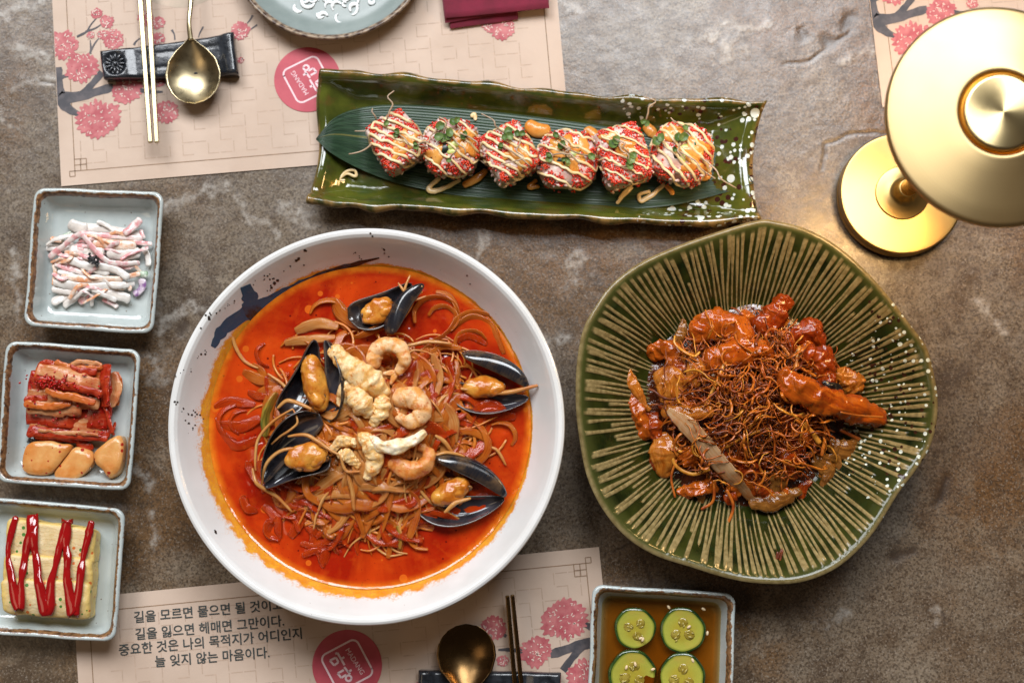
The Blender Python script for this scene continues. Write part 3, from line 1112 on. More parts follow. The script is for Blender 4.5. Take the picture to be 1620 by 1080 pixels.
# sprouts
for pl, w, lf in [
    ([(364, 510), (372, 545), (386, 570), (408, 582)], 6, [4, 2, 0, 0]), ([(412, 744), (414, 700), (440, 668), (470, 650)], 5, 20), ([(470, 650), (476, 672), (450, 692), (436, 704)], 4, 20), ([(420, 766), (428, 735), (458, 712), (520, 714)], 6, [14, 20, 18, 14]),
    ([(405, 742), (412, 765), (440, 785), (462, 808)], 6, [14, 16, 8, 5]), ([(446, 648), (460, 637), (480, 642), (498, 650)], 7, 20), ([(462, 692), (490, 690), (520, 708), (540, 720)], 6, 18), ([(540, 720), (550, 745), (572, 746)], 5, 10), ([(650, 440), (640, 470), (655, 478), (675, 472)], 5, 12),
    ([(632, 452), (648, 470), (670, 466)], 5, 13), ([(655, 480), (645, 497), (622, 530)], 6, 10), ([(640, 548), (680, 542), (715, 545)], 6, 5), ([(690, 690), (704, 700), (716, 716)], 7, 7), ([(690, 720), (710, 716), (735, 722)], 6, 8), ([(552, 748), (558, 775), (562, 806)], 8, 7),
    ([(505, 808), (512, 790), (524, 775)], 5, 5), ([(497, 836), (500, 818), (505, 808)], 4, 4), ([(705, 810), (722, 795), (745, 788)], 7, 12), ([(640, 734), (655, 742), (662, 725)], 4, 12), ([(730, 616), (800, 622), (850, 612)], 8, [5, 8, 14]), ([(470, 640), (450, 610), (425, 592)], 5, 4), ([(800, 735), (786, 712), (770, 706)], 5, 1)]:
    strip('bean_sprout', pl, w, .9, m_sprout, 'pale bean sprout %s' % near(*pl[1]), 'bean sprout', G_SP, lf, 0, 18, .0003, 6)
# red cabbage, lower left
rr = random.Random(9)
for k in range(44):
    cx, cy = rr.uniform(385, 540), rr.uniform(745, 880)
    if (cx - 588) ** 2 + (cy - 668) ** 2 > 236 ** 2:
        continue
    a = rr.uniform(.2, 1.3)
    L = rr.uniform(28, 62)
    pl = [(cx + L * q * math.cos(a) + 6 * math.sin(q * 7 + k), cy + L * q * math.sin(a) + 6 * math.cos(q * 6 + k)) for q in (-.5, -.2, .1, .5)]
    strip('cabbage_strip', pl, rr.uniform(10, 24), .14, rr.choice([m_red, m_red, m_onion]), 'wavy stewed red cabbage strip %s' % near(cx, cy), 'cabbage strip', G_CB, rr.uniform(-.8, 2.0), [rr.uniform(-1, 1), rr.uniform(-1, 1)], 26, .0018)
for pl, w in [([(742, 668), (780, 655), (815, 660)], 26), ([(480, 880), (502, 872), (510, 895)], 12), ([(750, 650), (775, 640), (800, 652)], 20), ([(500, 850), (520, 840), (548, 842)], 14)]:
    strip('cabbage_strip', pl, w, .3, m_red, 'wavy stewed red cabbage strip %s' % near(*pl[1]), 'cabbage strip', G_CB, .3, .2, 22, .0014)
# loose strips all over the heap
rr = random.Random(15)
MUS = [(600, 488, 50), (490, 600, 52), (468, 712, 55), (775, 600, 52), (728, 770, 60)]
SEA = [(620, 570, 34), (648, 648, 34), (568, 600, 42), (575, 645, 34), (630, 700, 40), (650, 722, 34)]
kk = 0
while kk < 375:
    d, a = rr.random() ** .62, rr.random() * 6.28
    cx, cy = 584 + 168 * d * math.cos(a), 700 + 150 * d * math.sin(a)
    if any((cx - m[0]) ** 2 + (cy - m[1]) ** 2 < (m[2] * .8) ** 2 for m in MUS + SEA):
        continue
    thin = rr.random() < .28
    L = rr.uniform(60, 150) if thin else rr.uniform(55, 130)
    b = rr.random() * 6.28
    cur = rr.uniform(.8, 3.4) * rr.choice([-1, 1])
    x, y, pl = cx, cy, []
    for q in range(7):
        pl.append((x, y))
        x += L / 6 * math.cos(b)
        y += L / 6 * math.sin(b)
        b += cur / 6 + rr.gauss(0, .10)
    ox, oy = cx - sum(p[0] for p in pl) / 7, cy - sum(p[1] for p in pl) / 7
    pl = [(p[0] + ox, p[1] + oy) for p in pl]
    if any((p[0] - m[0]) ** 2 + (p[1] - m[1]) ** 2 < (m[2] * .62) ** 2 for m in MUS for p in pl) and rr.random() < .9:
        continue
    if any((p[0] - 588) ** 2 + (p[1] - 668) ** 2 > 240 ** 2 for p in pl):
        continue
    kk += 1
    far = d > .72
    lf = [rr.uniform(-1.5, 1.0), rr.uniform(-.2, 2.6), rr.uniform(-1.5, 1.0)] if far else [rr.uniform(-1, 3), rr.uniform(1, 7), rr.uniform(-1, 3)]
    if thin:
        strip('bean_sprout', pl, rr.uniform(3.2, 5.6), .85, rr.choice([m_sprout, m_noodle, m_noodle, m_onion]), 'thin bean sprout %s' % near(cx, cy), 'bean sprout', G_SP, lf, 0, 20, .0004, 6, 1)
    else:
        mt = rr.choice([m_red, m_red, m_onion, m_onion]) if far else rr.choice([m_onion, m_onion, m_pale, m_pale, m_red])
        strip('onion_strip', pl, rr.choice([rr.uniform(7, 13), rr.uniform(12, 24)]), .18, mt, '%s onion strip %s' % (NMC[mt.name], near(cx, cy)), 'onion strip', G_ON, lf, [rr.uniform(-.7, .7), rr.uniform(-.7, .7)], 26, .0008, 9, 1)
for cx, cy, R, a0, a1, w in [(690, 500, 36, 200, -40, 10), (700, 505, 24, 160, -60, 9), (752, 528, 40, 170, 10, 11), (745, 545, 26, 190, 20, 9), (378, 668, 34, 100, 260, 13), (385, 668, 22, 80, 250, 10), (560, 470, 28, 210, 330, 12), (470, 560, 30, 20, 150, 11), (790, 690, 26, -40, 120, 9), (430, 560, 24, 120, 260, 9), (520, 500, 30, 30, 170, 12), (740, 850, 1, 0, 90, 0)]:
    if w:
        pl = [(cx + R * math.cos(math.radians(q)), cy - R * math.sin(math.radians(q)) * .85) for q in np.linspace(a0, a1, 7)]
        strip('onion_strip', pl, w, .3, m_onion if cx > 450 else m_red, 'curved half-sunk onion arc %s' % near(cx, cy), 'onion strip', G_ON, [-.6, .4, .5, -.6], [.5, .9], 30, .0006, 9, 1)
o = strip('zucchini_slice', [(420, 690), (424, 655), (438, 622)], 22, .3, m_green, 'zucchini slice with dark green skin beside the mussels', 'zucchini', None, 3, .9)
o = strip('scallion_piece', [(630, 832), (633, 850), (632, 868)], 7, .6, m_green, 'green scallion end floating at the edge of the noodle heap', 'scallion', None, 2.5, 0)


# ------------------------------------------------------------------ mussels
def valve_geo(umbo, lip, width, depth, roll, bend=.10):
    a, b = P(*umbo), P(*lip)
    L = np.linalg.norm(b - a)
    ex = (b - a) / L
    ey = np.cross([0, 0, 1], ex)
    ey /= np.linalg.norm(ey)
    ez = np.cross(ex, ey)
    th = math.radians(roll)
    ey, ez = ey * math.cos(th) - ez * math.sin(th), ez * math.cos(th) + ey * math.sin(th)
    U, T = 20, 17
    u = np.linspace(0, 1, U) ** 1.15
    s = np.linspace(-1, 1, T)
    Uu, Ss = np.meshgrid(u, s, indexing='ij')
    w = S(width / 2, 55) * 1.12 * (Uu + .004) ** .55 * np.clip(1 - Uu ** 5, 0, 1) ** .5 + .0004
    prof = np.sin(math.pi * np.clip(Uu, 0.01, .995) ** .75) ** .6
    def surf(k, dz):
        x = Uu * L * (1 if k == 1 else .985) + (0 if k == 1 else .006 * L)
        y = w * Ss * k + L * bend * np.sin(math.pi * Uu)
        z = -depth * .001 * prof * (1 - np.abs(Ss) ** 2.2) ** .75 + dz
        return a + x[..., None] * ex + y[..., None] * ey + z[..., None] * ez
    o_, i_ = surf(1, 0), surf(.93, .0007)
    vv = np.vstack([o_.reshape(-1, 3), i_.reshape(-1, 3)])
    n = U * T
    F = [f[::-1] for f in grid_faces(U, T)] + grid_faces(U, T, base=n)
    ring = [j for j in range(T)] + [i * T + T - 1 for i in range(1, U)] + [(U - 1) * T + j for j in range(T - 2, -1, -1)] + [i * T for i in range(U - 2, 0, -1)]
    for p, q in zip(ring, ring[1:] + ring[:1]):
        F.append((p, q, q + n, p + n))
    return vv, F, {'inner': np.concatenate([np.zeros(n), np.ones(n)]), 'u': np.tile(Uu.ravel(), 2), 'edge': np.tile(np.maximum(np.abs(Ss) ** 9, Uu ** 14).ravel(), 2)}


def mussel(label, va, vb, meat, seed):
    """va, vb = (umbo, lip, width px, depth mm, roll); meat = (px, py, z, len px, wid px, angle deg, height mm)"""
    c = P(meat[0], meat[1], SOUP_Z - 2)
    root = thing('mussel', label, 'mussel', c, 'open mussels in the soup')
    for q in (va, vb):
        mesh('shell', valve_geo(*q), M_SHELL, root)
    x, y, z, l, w, an, h = meat
    g = [blob(P(x, y, z), (S(l / 2, 60), S(w / 2, 60), h * .001), (0, 0, math.radians(an)), .0016, 130, 4, seed)]
    ca, sa = math.cos(math.radians(an)), math.sin(math.radians(an))
    def off(u, v_, dz): return P(x + (u * ca + v_ * sa) * l / 2, y - (u * sa - v_ * ca) * l / 2, z + dz)
    g.append(blob(off(.45, .12, h * .35), (S(l * .26, 60), S(w * .30, 60), h * .0007), (0, 0, math.radians(an + 15)), .0012, 170, 4, seed + 1))
    g.append(blob(off(-.55, -.05, h * .1), (S(l * .22, 60), S(w * .36, 60), h * .0007), (0, 0, math.radians(an - 10)), .0006, 200, 3, seed + 2))
    mo = mesh('meat', join(g), m_meat, root)
    fr = []
    for sgn in (1, -.55):
        pts = np.array([off(u, sgn * (w / l) * (.72 * math.sqrt(max(0, 1 - u * u * .85)) + .12 * math.sin(u * 9)), h * .25 + .4 * math.sin(u * 14)) for u in np.linspace(-.95, .95, 18)])
        fr.append(rough(sweep(pts, S(3.4, 60), 8, .55, .3, 44), .0010, 260, seed))
    mesh('frill', join(fr), m_frill, mo)


mussel('small open mussel crossed by thin sprouts, closest to the sushi platter', ((652, 450, 60), (551, 505, 59), 66, 9, -6), ((670, 450, 62), (612, 529, 64), 46, 8, 140), (597, 492, 60, 56, 38, 25, 5), 1)
mussel('upright gaping mussel beside the scored squid and shrimp', ((499, 538, 74), (446, 656, 68), 60, 12, 36), ((515, 538, 75), (522, 668, 70), 50, 11, -42), (499, 606, 71, 92, 38, -75, 8), 2)
mussel('wide open mussel with sprouts trailing over its shells', ((416, 762, 66), (505, 654, 73), 66, 12, -32), ((418, 770, 66), (524, 724, 71), 54, 11, 14), (486, 722, 72, 68, 44, 14, 6), 3)
mussel('open mussel next to the sprout that pokes over the bowl edge', ((835, 612, 60), (730, 558, 62), 46, 10, 118), ((836, 630, 56), (712, 617, 56), 52, 9, -10), (766, 612, 56, 66, 34, 0, 6), 4)
mussel('open mussel at the lower edge of the heap, broth pooled in its shell', ((800, 785, 59), (687, 719, 64), 48, 10, 122), ((798, 789, 56), (656, 797, 56), 62, 10, -4), (712, 778, 57, 66, 36, 30, 7), 5)


# ------------------------------------------------------------------ shrimp and squid
def shrimp(label, cx, cy, R, a0, sw, r0, r1, z, mat, seed, sq=1.0):
    n = 46
    u = np.linspace(0, 1, n)
    a = np.radians(a0 + sw * u)
    pts = np.array([P(cx + R * math.cos(q) * (1 - .12 * k), cy - R * sq * math.sin(q) * (1 - .12 * k), z + 3 * math.sin(k * 3.1)) for q, k in zip(a, u)])
    seg = np.abs(np.sin(u * math.pi * 5.5 + .3)) ** .5
    rad = np.interp(u, [0, .1, .35, .75, 1], [r0 * .75, r0, r0 * .98, r1, r1 * .55]) * (.90 + .12 * seg)
    c = P(cx, cy, z - 8)
    root = thing('shrimp', label, 'shrimp', c, 'peeled shrimp on the soup')
    g = sweep(spline(pts, 80), S(1, 60) * np.interp(np.linspace(0, 1, 80), u, rad), 20, .85)
    g = rough(rough(g, .0012, 90, seed), .0005, 300, seed + 2, 2)
    mesh('body', g, mat, root)
    t0, d = pts[-1], pts[-1] - pts[-4]
    d /= np.linalg.norm(d)
    sd = np.cross([0, 0, 1], d)
    for k in (-.5, .5):
        mesh('tail_fin', sweep(np.array([t0, t0 + d * .004 + sd * k * .004, t0 + d * .009 + sd * k * .010]), [.0018, .0026, .0012], 7, .4, 0, 8), mat, root)


shrimp('curled shrimp with an open ring shape beside the scored squid', 617, 569, 25, 200, -262, 14, 11, 74, m_shrimp, 1)
shrimp('plump curled shrimp between the ring shrimp and the white squid crescent', 647, 648, 22, 150, -300, 17, 12, 74, m_shrimp, 2, .92)
shrimp('darker orange curled shrimp half under the pale squid crescent', 652, 722, 30, 175, 250, 15, 11, 68, seafood('shrimp_dark', (.66, .28, .08), (.58, .16, .018), (.46, .075, .006), 38), 3, .75)


def squid(label, pl, rad, flat, z, seed, ridges=6, mat=None):
    n = 40
    pts = spline(np.array([P(x, y, zz) for (x, y), zz in zip(pl, np.broadcast_to(z, len(pl)))]), n)
    u = np.linspace(0, 1, n)
    r = np.interp(u, np.linspace(0, 1, len(rad)), rad) * (1 + .05 * np.sin(u * ridges * 2 * math.pi) + .04 * np.sin(u * 17 + seed))
    g = sweep(spline(pts, 70), np.interp(np.linspace(0, 1, 70), u, r) * S(1, 68), 26, flat, .2)
    al, ac = g[2]['along'], g[2]['across']
    vv = g[0].copy()
    sc1 = np.abs(np.sin(al * math.pi * ridges * 1.3 + ac * 3.2)) ** .5 * np.abs(np.sin(al * math.pi * ridges * 1.3 - ac * 3.2)) ** .5
    vv[:, 2] += .0013 * (sc1 - .5) * (vv[:, 2] > np.interp(al, np.linspace(0, 1, n), pts[:, 2]) - .001)
    g = rough((vv, g[1], g[2]), .0011, 130, seed)
    tag(mesh('squid_piece', g, mat or m_squid), label, 'squid piece', 'squid pieces on the soup')


squid('long scored squid piece lying across the top of the heap', [(528, 553), (552, 580), (580, 600), (608, 622)], [11, 17, 21, 22, 14], .6, [76, 79, 80, 76], 1, 7)
squid('small curled squid piece touching the upright mussel', [(538, 640), (545, 618), (562, 607), (585, 610)], [8, 12, 13, 9], .75, [72, 75, 76, 75], 2, 3)
squid('blocky white squid chunk in the middle of the heap', [(560, 622), (572, 638), (586, 652)], [15, 19, 18, 13], .75, [78, 80, 77], 3, 2)
squid('short scored squid tip between the chunk and the plump shrimp', [(606, 628), (602, 650), (590, 672)], [11, 14, 13, 8], .8, [78, 78, 74], 4, 4)
squid('pale squid crescent below the plump shrimp', [(584, 692), (606, 706), (640, 703), (672, 684)], [7, 11, 12, 10, 7], .8, [76, 79, 80, 78], 5, 2, seafood('squid_white', (.86, .74, .54), (.80, .56, .27), (.68, .28, .05), 20))
squid('drooping squid piece at the front of the heap', [(572, 688), (586, 706), (592, 730), (580, 756)], [9, 14, 15, 7], .7, [75, 76, 73, 69], 6, 4)
squid('thin squid strip beside the trailing sprouts', [(524, 712), (540, 698), (562, 700)], [6, 9, 8], .8, [70, 73, 73], 7, 2)
squid('frilled squid end under the trailing sprouts', [(538, 716), (552, 722), (568, 738)], [7, 10, 6], .7, [69, 72, 70], 8, 5)

# ================================================================== ribbed green plate
PL_OUT = [(1200, 348), (1136, 366), (1067, 390), (1011, 416), (969, 448), (942, 484), (922, 523), (912.5, 576), (911, 640), (917, 696), (930, 757), (956, 809), (993, 851), (1039, 879), (1094, 897), (1150, 914), (1200, 922.5), (1259, 922), (1307, 907), (1345, 882), (1384, 840),
          (1423, 779), (1449, 745), (1471, 709), (1482, 668), (1483.5, 629), (1479, 598), (1467, 551), (1440, 512), (1399, 459), (1357, 415), (1315, 382), (1273, 361), (1232, 350.5)]
RIMZ = 58.0
PC = P(1197, 636, RIMZ)
WELL = 9.0


def plate_geo():
    NA, NR = 1500, 54
    out = PS(PL_OUT, RIMZ)[:, :2] - PC[:2]
    oa, orr = np.arctan2(out[:, 1], out[:, 0]), np.hypot(out[:, 0], out[:, 1])
    k = np.argsort(oa)
    oa, orr = oa[k], orr[k]
    dense = closed_spline(np.stack([out[k][:, 0], out[k][:, 1]], 1), 1200)
    da, dr = np.arctan2(dense[:, 1], dense[:, 0]), np.hypot(dense[:, 0], dense[:, 1])
    k = np.argsort(da)
    a = np.linspace(-math.pi, math.pi, NA, endpoint=False)
    RO = np.interp(a, da[k], dr[k], period=2 * math.pi)
    # top side, from the middle out; s = r / R_out
    s = np.concatenate([[.005], np.linspace(.12, .46, 7), np.linspace(.49, .955, 36), [.965, .975, .984, .991, .996, 1.0]])
    prof_s = [0, .30, .42, .50, .60, .75, .90, .965, .985, 1.0]
    prof_z = [WELL, WELL, WELL + .8, WELL + 4, 18, 34, 50.5, 57.2, 58, 56.8]
    zz = np.interp(s, prof_s, prof_z)
    SS, AA = np.meshgrid(s, a, indexing='ij')
    rib, hgt = np.zeros_like(SS), np.zeros_like(SS)
    rr = random.Random(77)
    ncut = 166
    for i in range(ncut):
        a0 = -math.pi + 2 * math.pi * (i + rr.uniform(-.10, .10)) / ncut
        s0, s1 = rr.uniform(.40, .50), rr.uniform(.945, .968)
        if rr.random() < .25:
            s0 = rr.uniform(.55, .72)
        if rr.random() < .15:
            s1 = rr.uniform(.76, .88)
        dr_ = rr.uniform(-.018, .018) + .014 * math.sin(a0 * 3)
        wv, wp = rr.uniform(0, .006), rr.random() * 6
        w0 = rr.uniform(.0120, .0175)
        da_ = (AA - (a0 + dr_ * (SS - .7) / .25 + wv * np.sin(SS * 14 + wp)) + math.pi) % (2 * math.pi) - math.pi
        tt = np.clip((SS - s0) / .03, 0, 1) * np.clip((s1 - SS) / .018, 0, 1)
        wid = w0 * (.50 + .55 * np.clip((SS - s0) / (s1 - s0 + .02), 0, 1)) * (1 + .15 * np.sin(SS * 23 + wp))
        m = np.clip(1 - np.abs(da_) / wid, 0, 1)
        rib = np.maximum(rib, np.clip(m * 2.6, 0, 1) * tt)
        hgt = np.maximum(hgt, np.sqrt(np.clip(m * 1.6, 0, 1)) * tt)
    Z = zz[:, None] + .9 * hgt - .25 * (SS > .45) * (SS < .95) + .8 * np.sin(AA * 5 + 1.0) * np.clip((SS - .6) / .4, 0, 1)
    RR = SS * RO[None]
    top = np.stack([RR * np.cos(AA) + PC[0], RR * np.sin(AA) + PC[1], Z * .001], 2).reshape(-1, 3)
    # underside
    us = [(.998, 54.5), (.985, 51.5), (.90, 42), (.74, 24), (.58, 9), (.52, 4), (.50, .4), (.46, .4), (.44, 3.5), (.1, 4)]
    und = [np.stack([q * RO * np.cos(a) + PC[0], q * RO * np.sin(a) + PC[1], np.full(NA, z * .001) + (.0008 * np.sin(a * 5 + 1.0) if q > .8 else 0)], 1) for q, z in us]
    vv = np.vstack([top] + und)
    n = len(s) + len(us)
    F = grid_faces(n, NA, True)
    F.append(tuple(range(NA))[::-1])
    F.append(tuple(range((n - 1) * NA, n * NA)))
    z0 = np.zeros(len(us) * NA)
    rim = np.concatenate([np.clip((SS - .968) / .02, 0, 1).ravel(), np.ones(len(us) * NA) * .9])
    # speckle zone: the right-hand side of the plate
    xr = (vv[:, 0] - PC[0]) / .13
    yr = (vv[:, 1] - PC[1]) / .13
    speck = np.clip((xr * .96 - yr * .05 - .28) / .55, 0, 1) * np.clip(1.15 - np.abs(yr - .0) / 1.0, 0, 1)
    return vv, F, {'rib': np.concatenate([rib.ravel(), z0]), 'rim': rim, 'speck': speck, 'out': np.concatenate([SS.ravel(), z0 + 1])}


def plate_mat():
    t = NT('green_ribbed_glaze')
    rib, rim, sp = t.attr('rib'), t.attr('rim'), t.attr('speck')
    g = t.mix(t.ramp(t.noise(45, 5), [(.35, 0.0), (.65, 1.0)]), (.007, .010, .002), (.028, .033, .005))
    g = t.mix(t.ramp(t.noise(130, 4), [(.55, 0.0), (.75, .6)]), g, (.010, .028, .008))
    cream = t.mix(t.ramp(t.noise(260, 5), [(.35, 0.0), (.65, 1.0)]), (.175, .128, .050), (.31, .235, .105))
    c = t.mix(t.ramp(t.math('ADD', rib, t.math('MULTIPLY', t.math('SUBTRACT', t.noise(160, 4), .5), .5)), [(.20, 0.0), (.85, .92)]), g, cream)
    rc = t.mix(t.ramp(t.noise(200, 5), [(.35, 0.0), (.65, 1.0)]), (.16, .115, .045), (.25, .19, .085))
    c = t.mix(t.ramp(t.attr('out'), [(.90, 0.0), (.97, .8)]), c, t.mix(rib, (.062, .068, .017), cream))
    c = t.mix(rim, c, rc)
    w1 = t.math('MULTIPLY', t.spots(230, -.12, .36), t.math('GREATER_THAN', sp, t.math('MULTIPLY', t.noise(70, 3), .95)))
    b1 = t.math('MULTIPLY', t.spots(190, -.08, .36, co=t.map((1.1, 1, 1), rot=(0, 0, .6))), t.math('GREATER_THAN', sp, t.math('MULTIPLY', t.noise(52, 3), 1.05)))
    c = t.mix(b1, c, (.035, .012, .006))
    c = t.mix(w1, c, (.60, .66, .60))
    t.set(Base_Color=c, Roughness=.13)
    t.p.inputs['Specular IOR Level'].default_value = .35
    t.p.inputs['Coat Weight'].default_value = 0
    t.p.inputs['Coat Roughness'].default_value = .08
    t.bump(t.noise(300, 4), .10, .001)
    return t.m


pg = plate_geo()
po = mesh('ribbed_plate', pg, plate_mat())
tag(po, 'wavy-edged green plate with cream ribs and white speckles', 'plate')

# ------------------------------------------------------------------ food on the plate
t = NT('dark_sauce')
c = t.mix(t.ramp(t.noise(60, 4), [(.35, 0.0), (.65, 1.0)]), (.022, .005, .002), (.11, .020, .004))
t.set(Base_Color=c, Roughness=.07)
t.p.inputs['Coat Weight'].default_value = .7
t.p.inputs['Coat Roughness'].default_value = .04
t.bump(t.noise(90, 4), .5, .005)
M_SAUCE = t.m
sa = np.linspace(0, 2 * math.pi, 140, endpoint=False)
sc_ = P(1188, 648, WELL + 3)
so_ = np.array([P(x, y, 15) for x, y in closed_spline([(1200, 468), (1140, 482), (1080, 512), (1035, 555), (1005, 612), (998, 668), (1015, 720), (1045, 765), (1092, 805), (1150, 828), (1215, 826), (1275, 806), (1325, 770), (1358, 725), (1368, 670), (1352, 610), (1318, 555), (1280, 508), (1245, 480)], 140)])
so_[:, :2] += (.0020 * fbm(np.column_stack([np.cos(sa) * 6, np.sin(sa) * 6, sa * 0]), 3, 2))[:, None] * np.column_stack([np.cos(sa), np.sin(sa)])
LP = []
for k, z in [(1.03, 13.4), (1.015, 15.6), (.97, 16.6), (.75, 16.8), (.4, 17), (.01, 17)]:
    L = sc_ + (so_ - sc_) * k
    L[:, 2] = z * .001 + .0004 * fbm(np.column_stack([L[:, :2] * 60, np.zeros(140)]), 2, 3)
    LP.append(L)
o = mesh('sauce_pool', rings(LP, (False, True)), M_SAUCE)
tag(o, 'glossy dark brown sauce pooled in the ribbed green plate', 'sauce')

m_chick = fibre('glazed_meat', (.27, .040, .003), (.44, .100, .007), (.11, .012, .0015), .10, 4, .7, specks=((.12, .014, .003), 200, -.1, .16), coat=.9)
m_chick2 = fibre('glazed_meat_red', (.19, .018, .002), (.32, .050, .004), (.07, .006, .001), .10, 4, .7, coat=.9)
m_on_g = fibre('glazed_onion', (.36, .088, .006), (.54, .20, .028), (.22, .036, .003), .11, 7, .5, coat=.7, alpha=.86)
m_on_w = fibre('pale_onion', (.42, .22, .085), (.52, .35, .20), (.40, .13, .025), .09, 5, .3, coat=.8, blot=.8, alpha=.72)
m_on_d = fibre('dark_onion', (.12, .040, .006), (.27, .11, .020), (.06, .014, .003), .12, 8, .6, coat=.7)
m_black = simple('black_fungus', (.012, .010, .010), .15, .4)


def HP(x, y):
    d2 = ((x - 1190) / 120.0) ** 2 + ((y - 640) / 115.0) ** 2
    return 16 + 27 * math.exp(-d2)


def chunk(name, label, cat, group, pl, rad, flat, lift, mat, seed, amp=.0026, ridge=0.0, freq=80):
    pts = np.array([P(x, y, HP(x, y) + l) for (x, y), l in zip(pl, np.broadcast_to(lift, len(pl)))])
    n = 60
    c = spline(pts, n)
    u = np.linspace(0, 1, n)
    r = np.interp(u, np.linspace(0, 1, len(rad)), rad) * (1 + (.10 if flat > .6 else .05) * fbm(np.column_stack([u * 4, u * 0 + seed, u * 0]), 2, seed))
    g = sweep(c, r * S(1.06, 35), 30, flat, [.15, .15 + ridge])
    g = rough(rough(g, amp, freq, seed, 3), amp * .55, freq * 2.6, seed + 3, 3)
    if flat > .45:      # crumbly batter
        cc = np.repeat(sweep(c, 1e-5, 30, flat)[0].reshape(-1, 30, 3).mean(1), 30, 0)
        dirn = g[0] - cc
        k = 1 - .10 * np.abs(vnoise(g[0] * 150, seed)) - .12 * np.abs(vnoise(g[0] * 420, seed + 1)) - .06 * np.abs(vnoise(g[0] * 800, seed + 2)) + .06
        g = (cc + dirn * k[:, None],) + tuple(g[1:])
    return tag(mesh(name, g, mat), label, cat, group)


GM = 'glazed fried meat pieces'
for lab, pl, rad, fl, lf, mt in [
    ('long glazed meat strip jutting toward the speckled side of the plate', [(1240, 598), (1270, 618), (1325, 640), (1392, 662)], [17, 22, 24, 23, 15], .75, [16, 20, 20, 16], m_chick),
    ('knobbly red glazed meat piece pointing at the sushi platter', [(1205, 518), (1225, 500), (1240, 470)], [20, 19, 14], .9, [6, 8, 8], m_chick2),
    ('curled glazed meat piece with a charred edge', [(1262, 530), (1285, 520), (1302, 545)], [17, 19, 14], .8, [6, 7, 5], m_chick2),
    ('folded red meat piece behind the long strip', [(1282, 560), (1300, 570), (1305, 608)], [19, 22, 17], .85, [7, 9, 8], m_chick2),
    ('lumpy orange meat piece by the sauce edge on the platter side', [(1100, 530), (1130, 510), (1165, 520), (1178, 550)], [20, 25, 24, 20], .8, [4, 6, 7, 6], m_chick),
    ('small crisp meat piece beside the sliced onion at the sauce edge', [(1030, 560), (1055, 548), (1072, 560)], [15, 19, 15], .8, [2, 4, 3], m_chick),
    ('narrow orange meat strip at the plate side by the onion stalk', [(1003, 622), (1008, 652), (1022, 690)], [13, 17, 12], .8, [4, 6, 3], m_chick),
    ('crumbly fried meat piece on the cucumber-dish side', [(1080, 782), (1105, 775), (1128, 768)], [13, 16, 12], .8, [2, 4, 3], m_chick),
    ('broad glazed meat piece tucked under the shreds on the platter side', [(1120, 575), (1160, 565), (1215, 560)], [22, 28, 22], .8, [2, 4, 3], m_chick),
    ('glossy meat piece with amber glaze beside the long strip', [(1325, 590), (1345, 600), (1352, 618)], [13, 17, 13], .8, [10, 10, 8], m_on_g),
    ('dark meat piece under the side of the fried shreds', [(1245, 650), (1255, 690), (1245, 730)], [20, 24, 18], .8, [-4, -2, -2], m_chick2),
    ('sticky meat piece tucked under the shreds on the cucumber-dish side', [(1120, 690), (1160, 725), (1200, 745)], [18, 24, 18], .8, [-2, 0, -2], m_chick2)]:
    chunk('meat_piece', lab, 'meat piece', GM, pl, [q * .92 for q in rad], fl * .78, lf, mt, RNG.randrange(999))
GO = 'glazed onion pieces on the green plate'
for lab, pl, rad, fl, lf, mt, rg in [
    ('wide striped onion petal at the soup-bowl side of the heap', [(1045, 590), (1060, 605), (1062, 635)], [18, 26, 20], .35, [6, 8, 5], m_on_g, 0), ('long pale onion strip slanting across the edge of the heap', [(1056, 650), (1092, 678), (1142, 736), (1192, 792)], [5, 12, 14, 13, 6], .20, [14, 13, 11, 4], m_on_w, .6),
    ('round onion petal near the plate edge with ribs showing', [(1045, 690), (1050, 715), (1050, 752)], [12, 23, 10], .4, [4, 7, 3], m_on_g, 0), ('brown onion slice soaked in sauce at the pool edge', [(1190, 795), (1225, 795), (1265, 778)], [7, 15, 8], .5, [5, 5, 5], m_on_d, 0),
    ('thin onion stalk leaning out over the sauce edge', [(988, 572), (1004, 610), (1025, 648)], [5, 8, 6], .5, [9, 9, 6], m_on_g, 0), ('amber onion slice between the meat and the striped petal', [(1085, 560), (1100, 580), (1095, 610)], [10, 16, 10], .4, [8, 9, 7], m_on_g, 0),
    ('translucent onion slice beside the speckled ribs', [(1315, 705), (1340, 712), (1360, 700)], [10, 18, 9], .4, [3, 4, 3], m_on_d, 0), ('onion slice tucked under the shreds at the side', [(1225, 735), (1232, 755), (1225, 785)], [8, 13, 7], .4, [3, 3, 2], m_on_d, 0),
    ('amber onion strip below the striped petal', [(1050, 650), (1085, 655), (1125, 650)], [9, 14, 8], .45, [7, 9, 6], m_on_g, 0), ('curved onion sliver at the sauce edge', [(1068, 545), (1078, 528), (1084, 510)], [5, 8, 5], .5, [5, 6, 5], m_on_d, 0), ('bent onion piece under the fried shreds by the speckled side', [(1290, 725), (1310, 745), (1300, 770)], [7, 12, 6], .4, [2, 3, 2], m_on_d, 0)]:
    chunk('onion_piece', lab, 'onion piece', GO, pl, rad, fl, lf, mt, RNG.randrange(999), .0006 if mt is m_on_w else .0014, rg)
rr = random.Random(55)
MARK2 = [('near the striped onion petal', 1070, 610), ('beside the pale onion strip', 1120, 710), ('by the broad meat piece', 1165, 560), ('beside the folded red meat piece', 1290, 580), ('against the long meat strip', 1265, 640), ('in the middle of the heap', 1185, 635), ('on the cucumber-dish side of the heap', 1200, 740), ('at the speckled side of the heap', 1290, 710)]


def near2(x, y):
    return min(MARK2, key=lambda m: (m[1] - x) ** 2 + (m[2] - y) ** 2)[0]


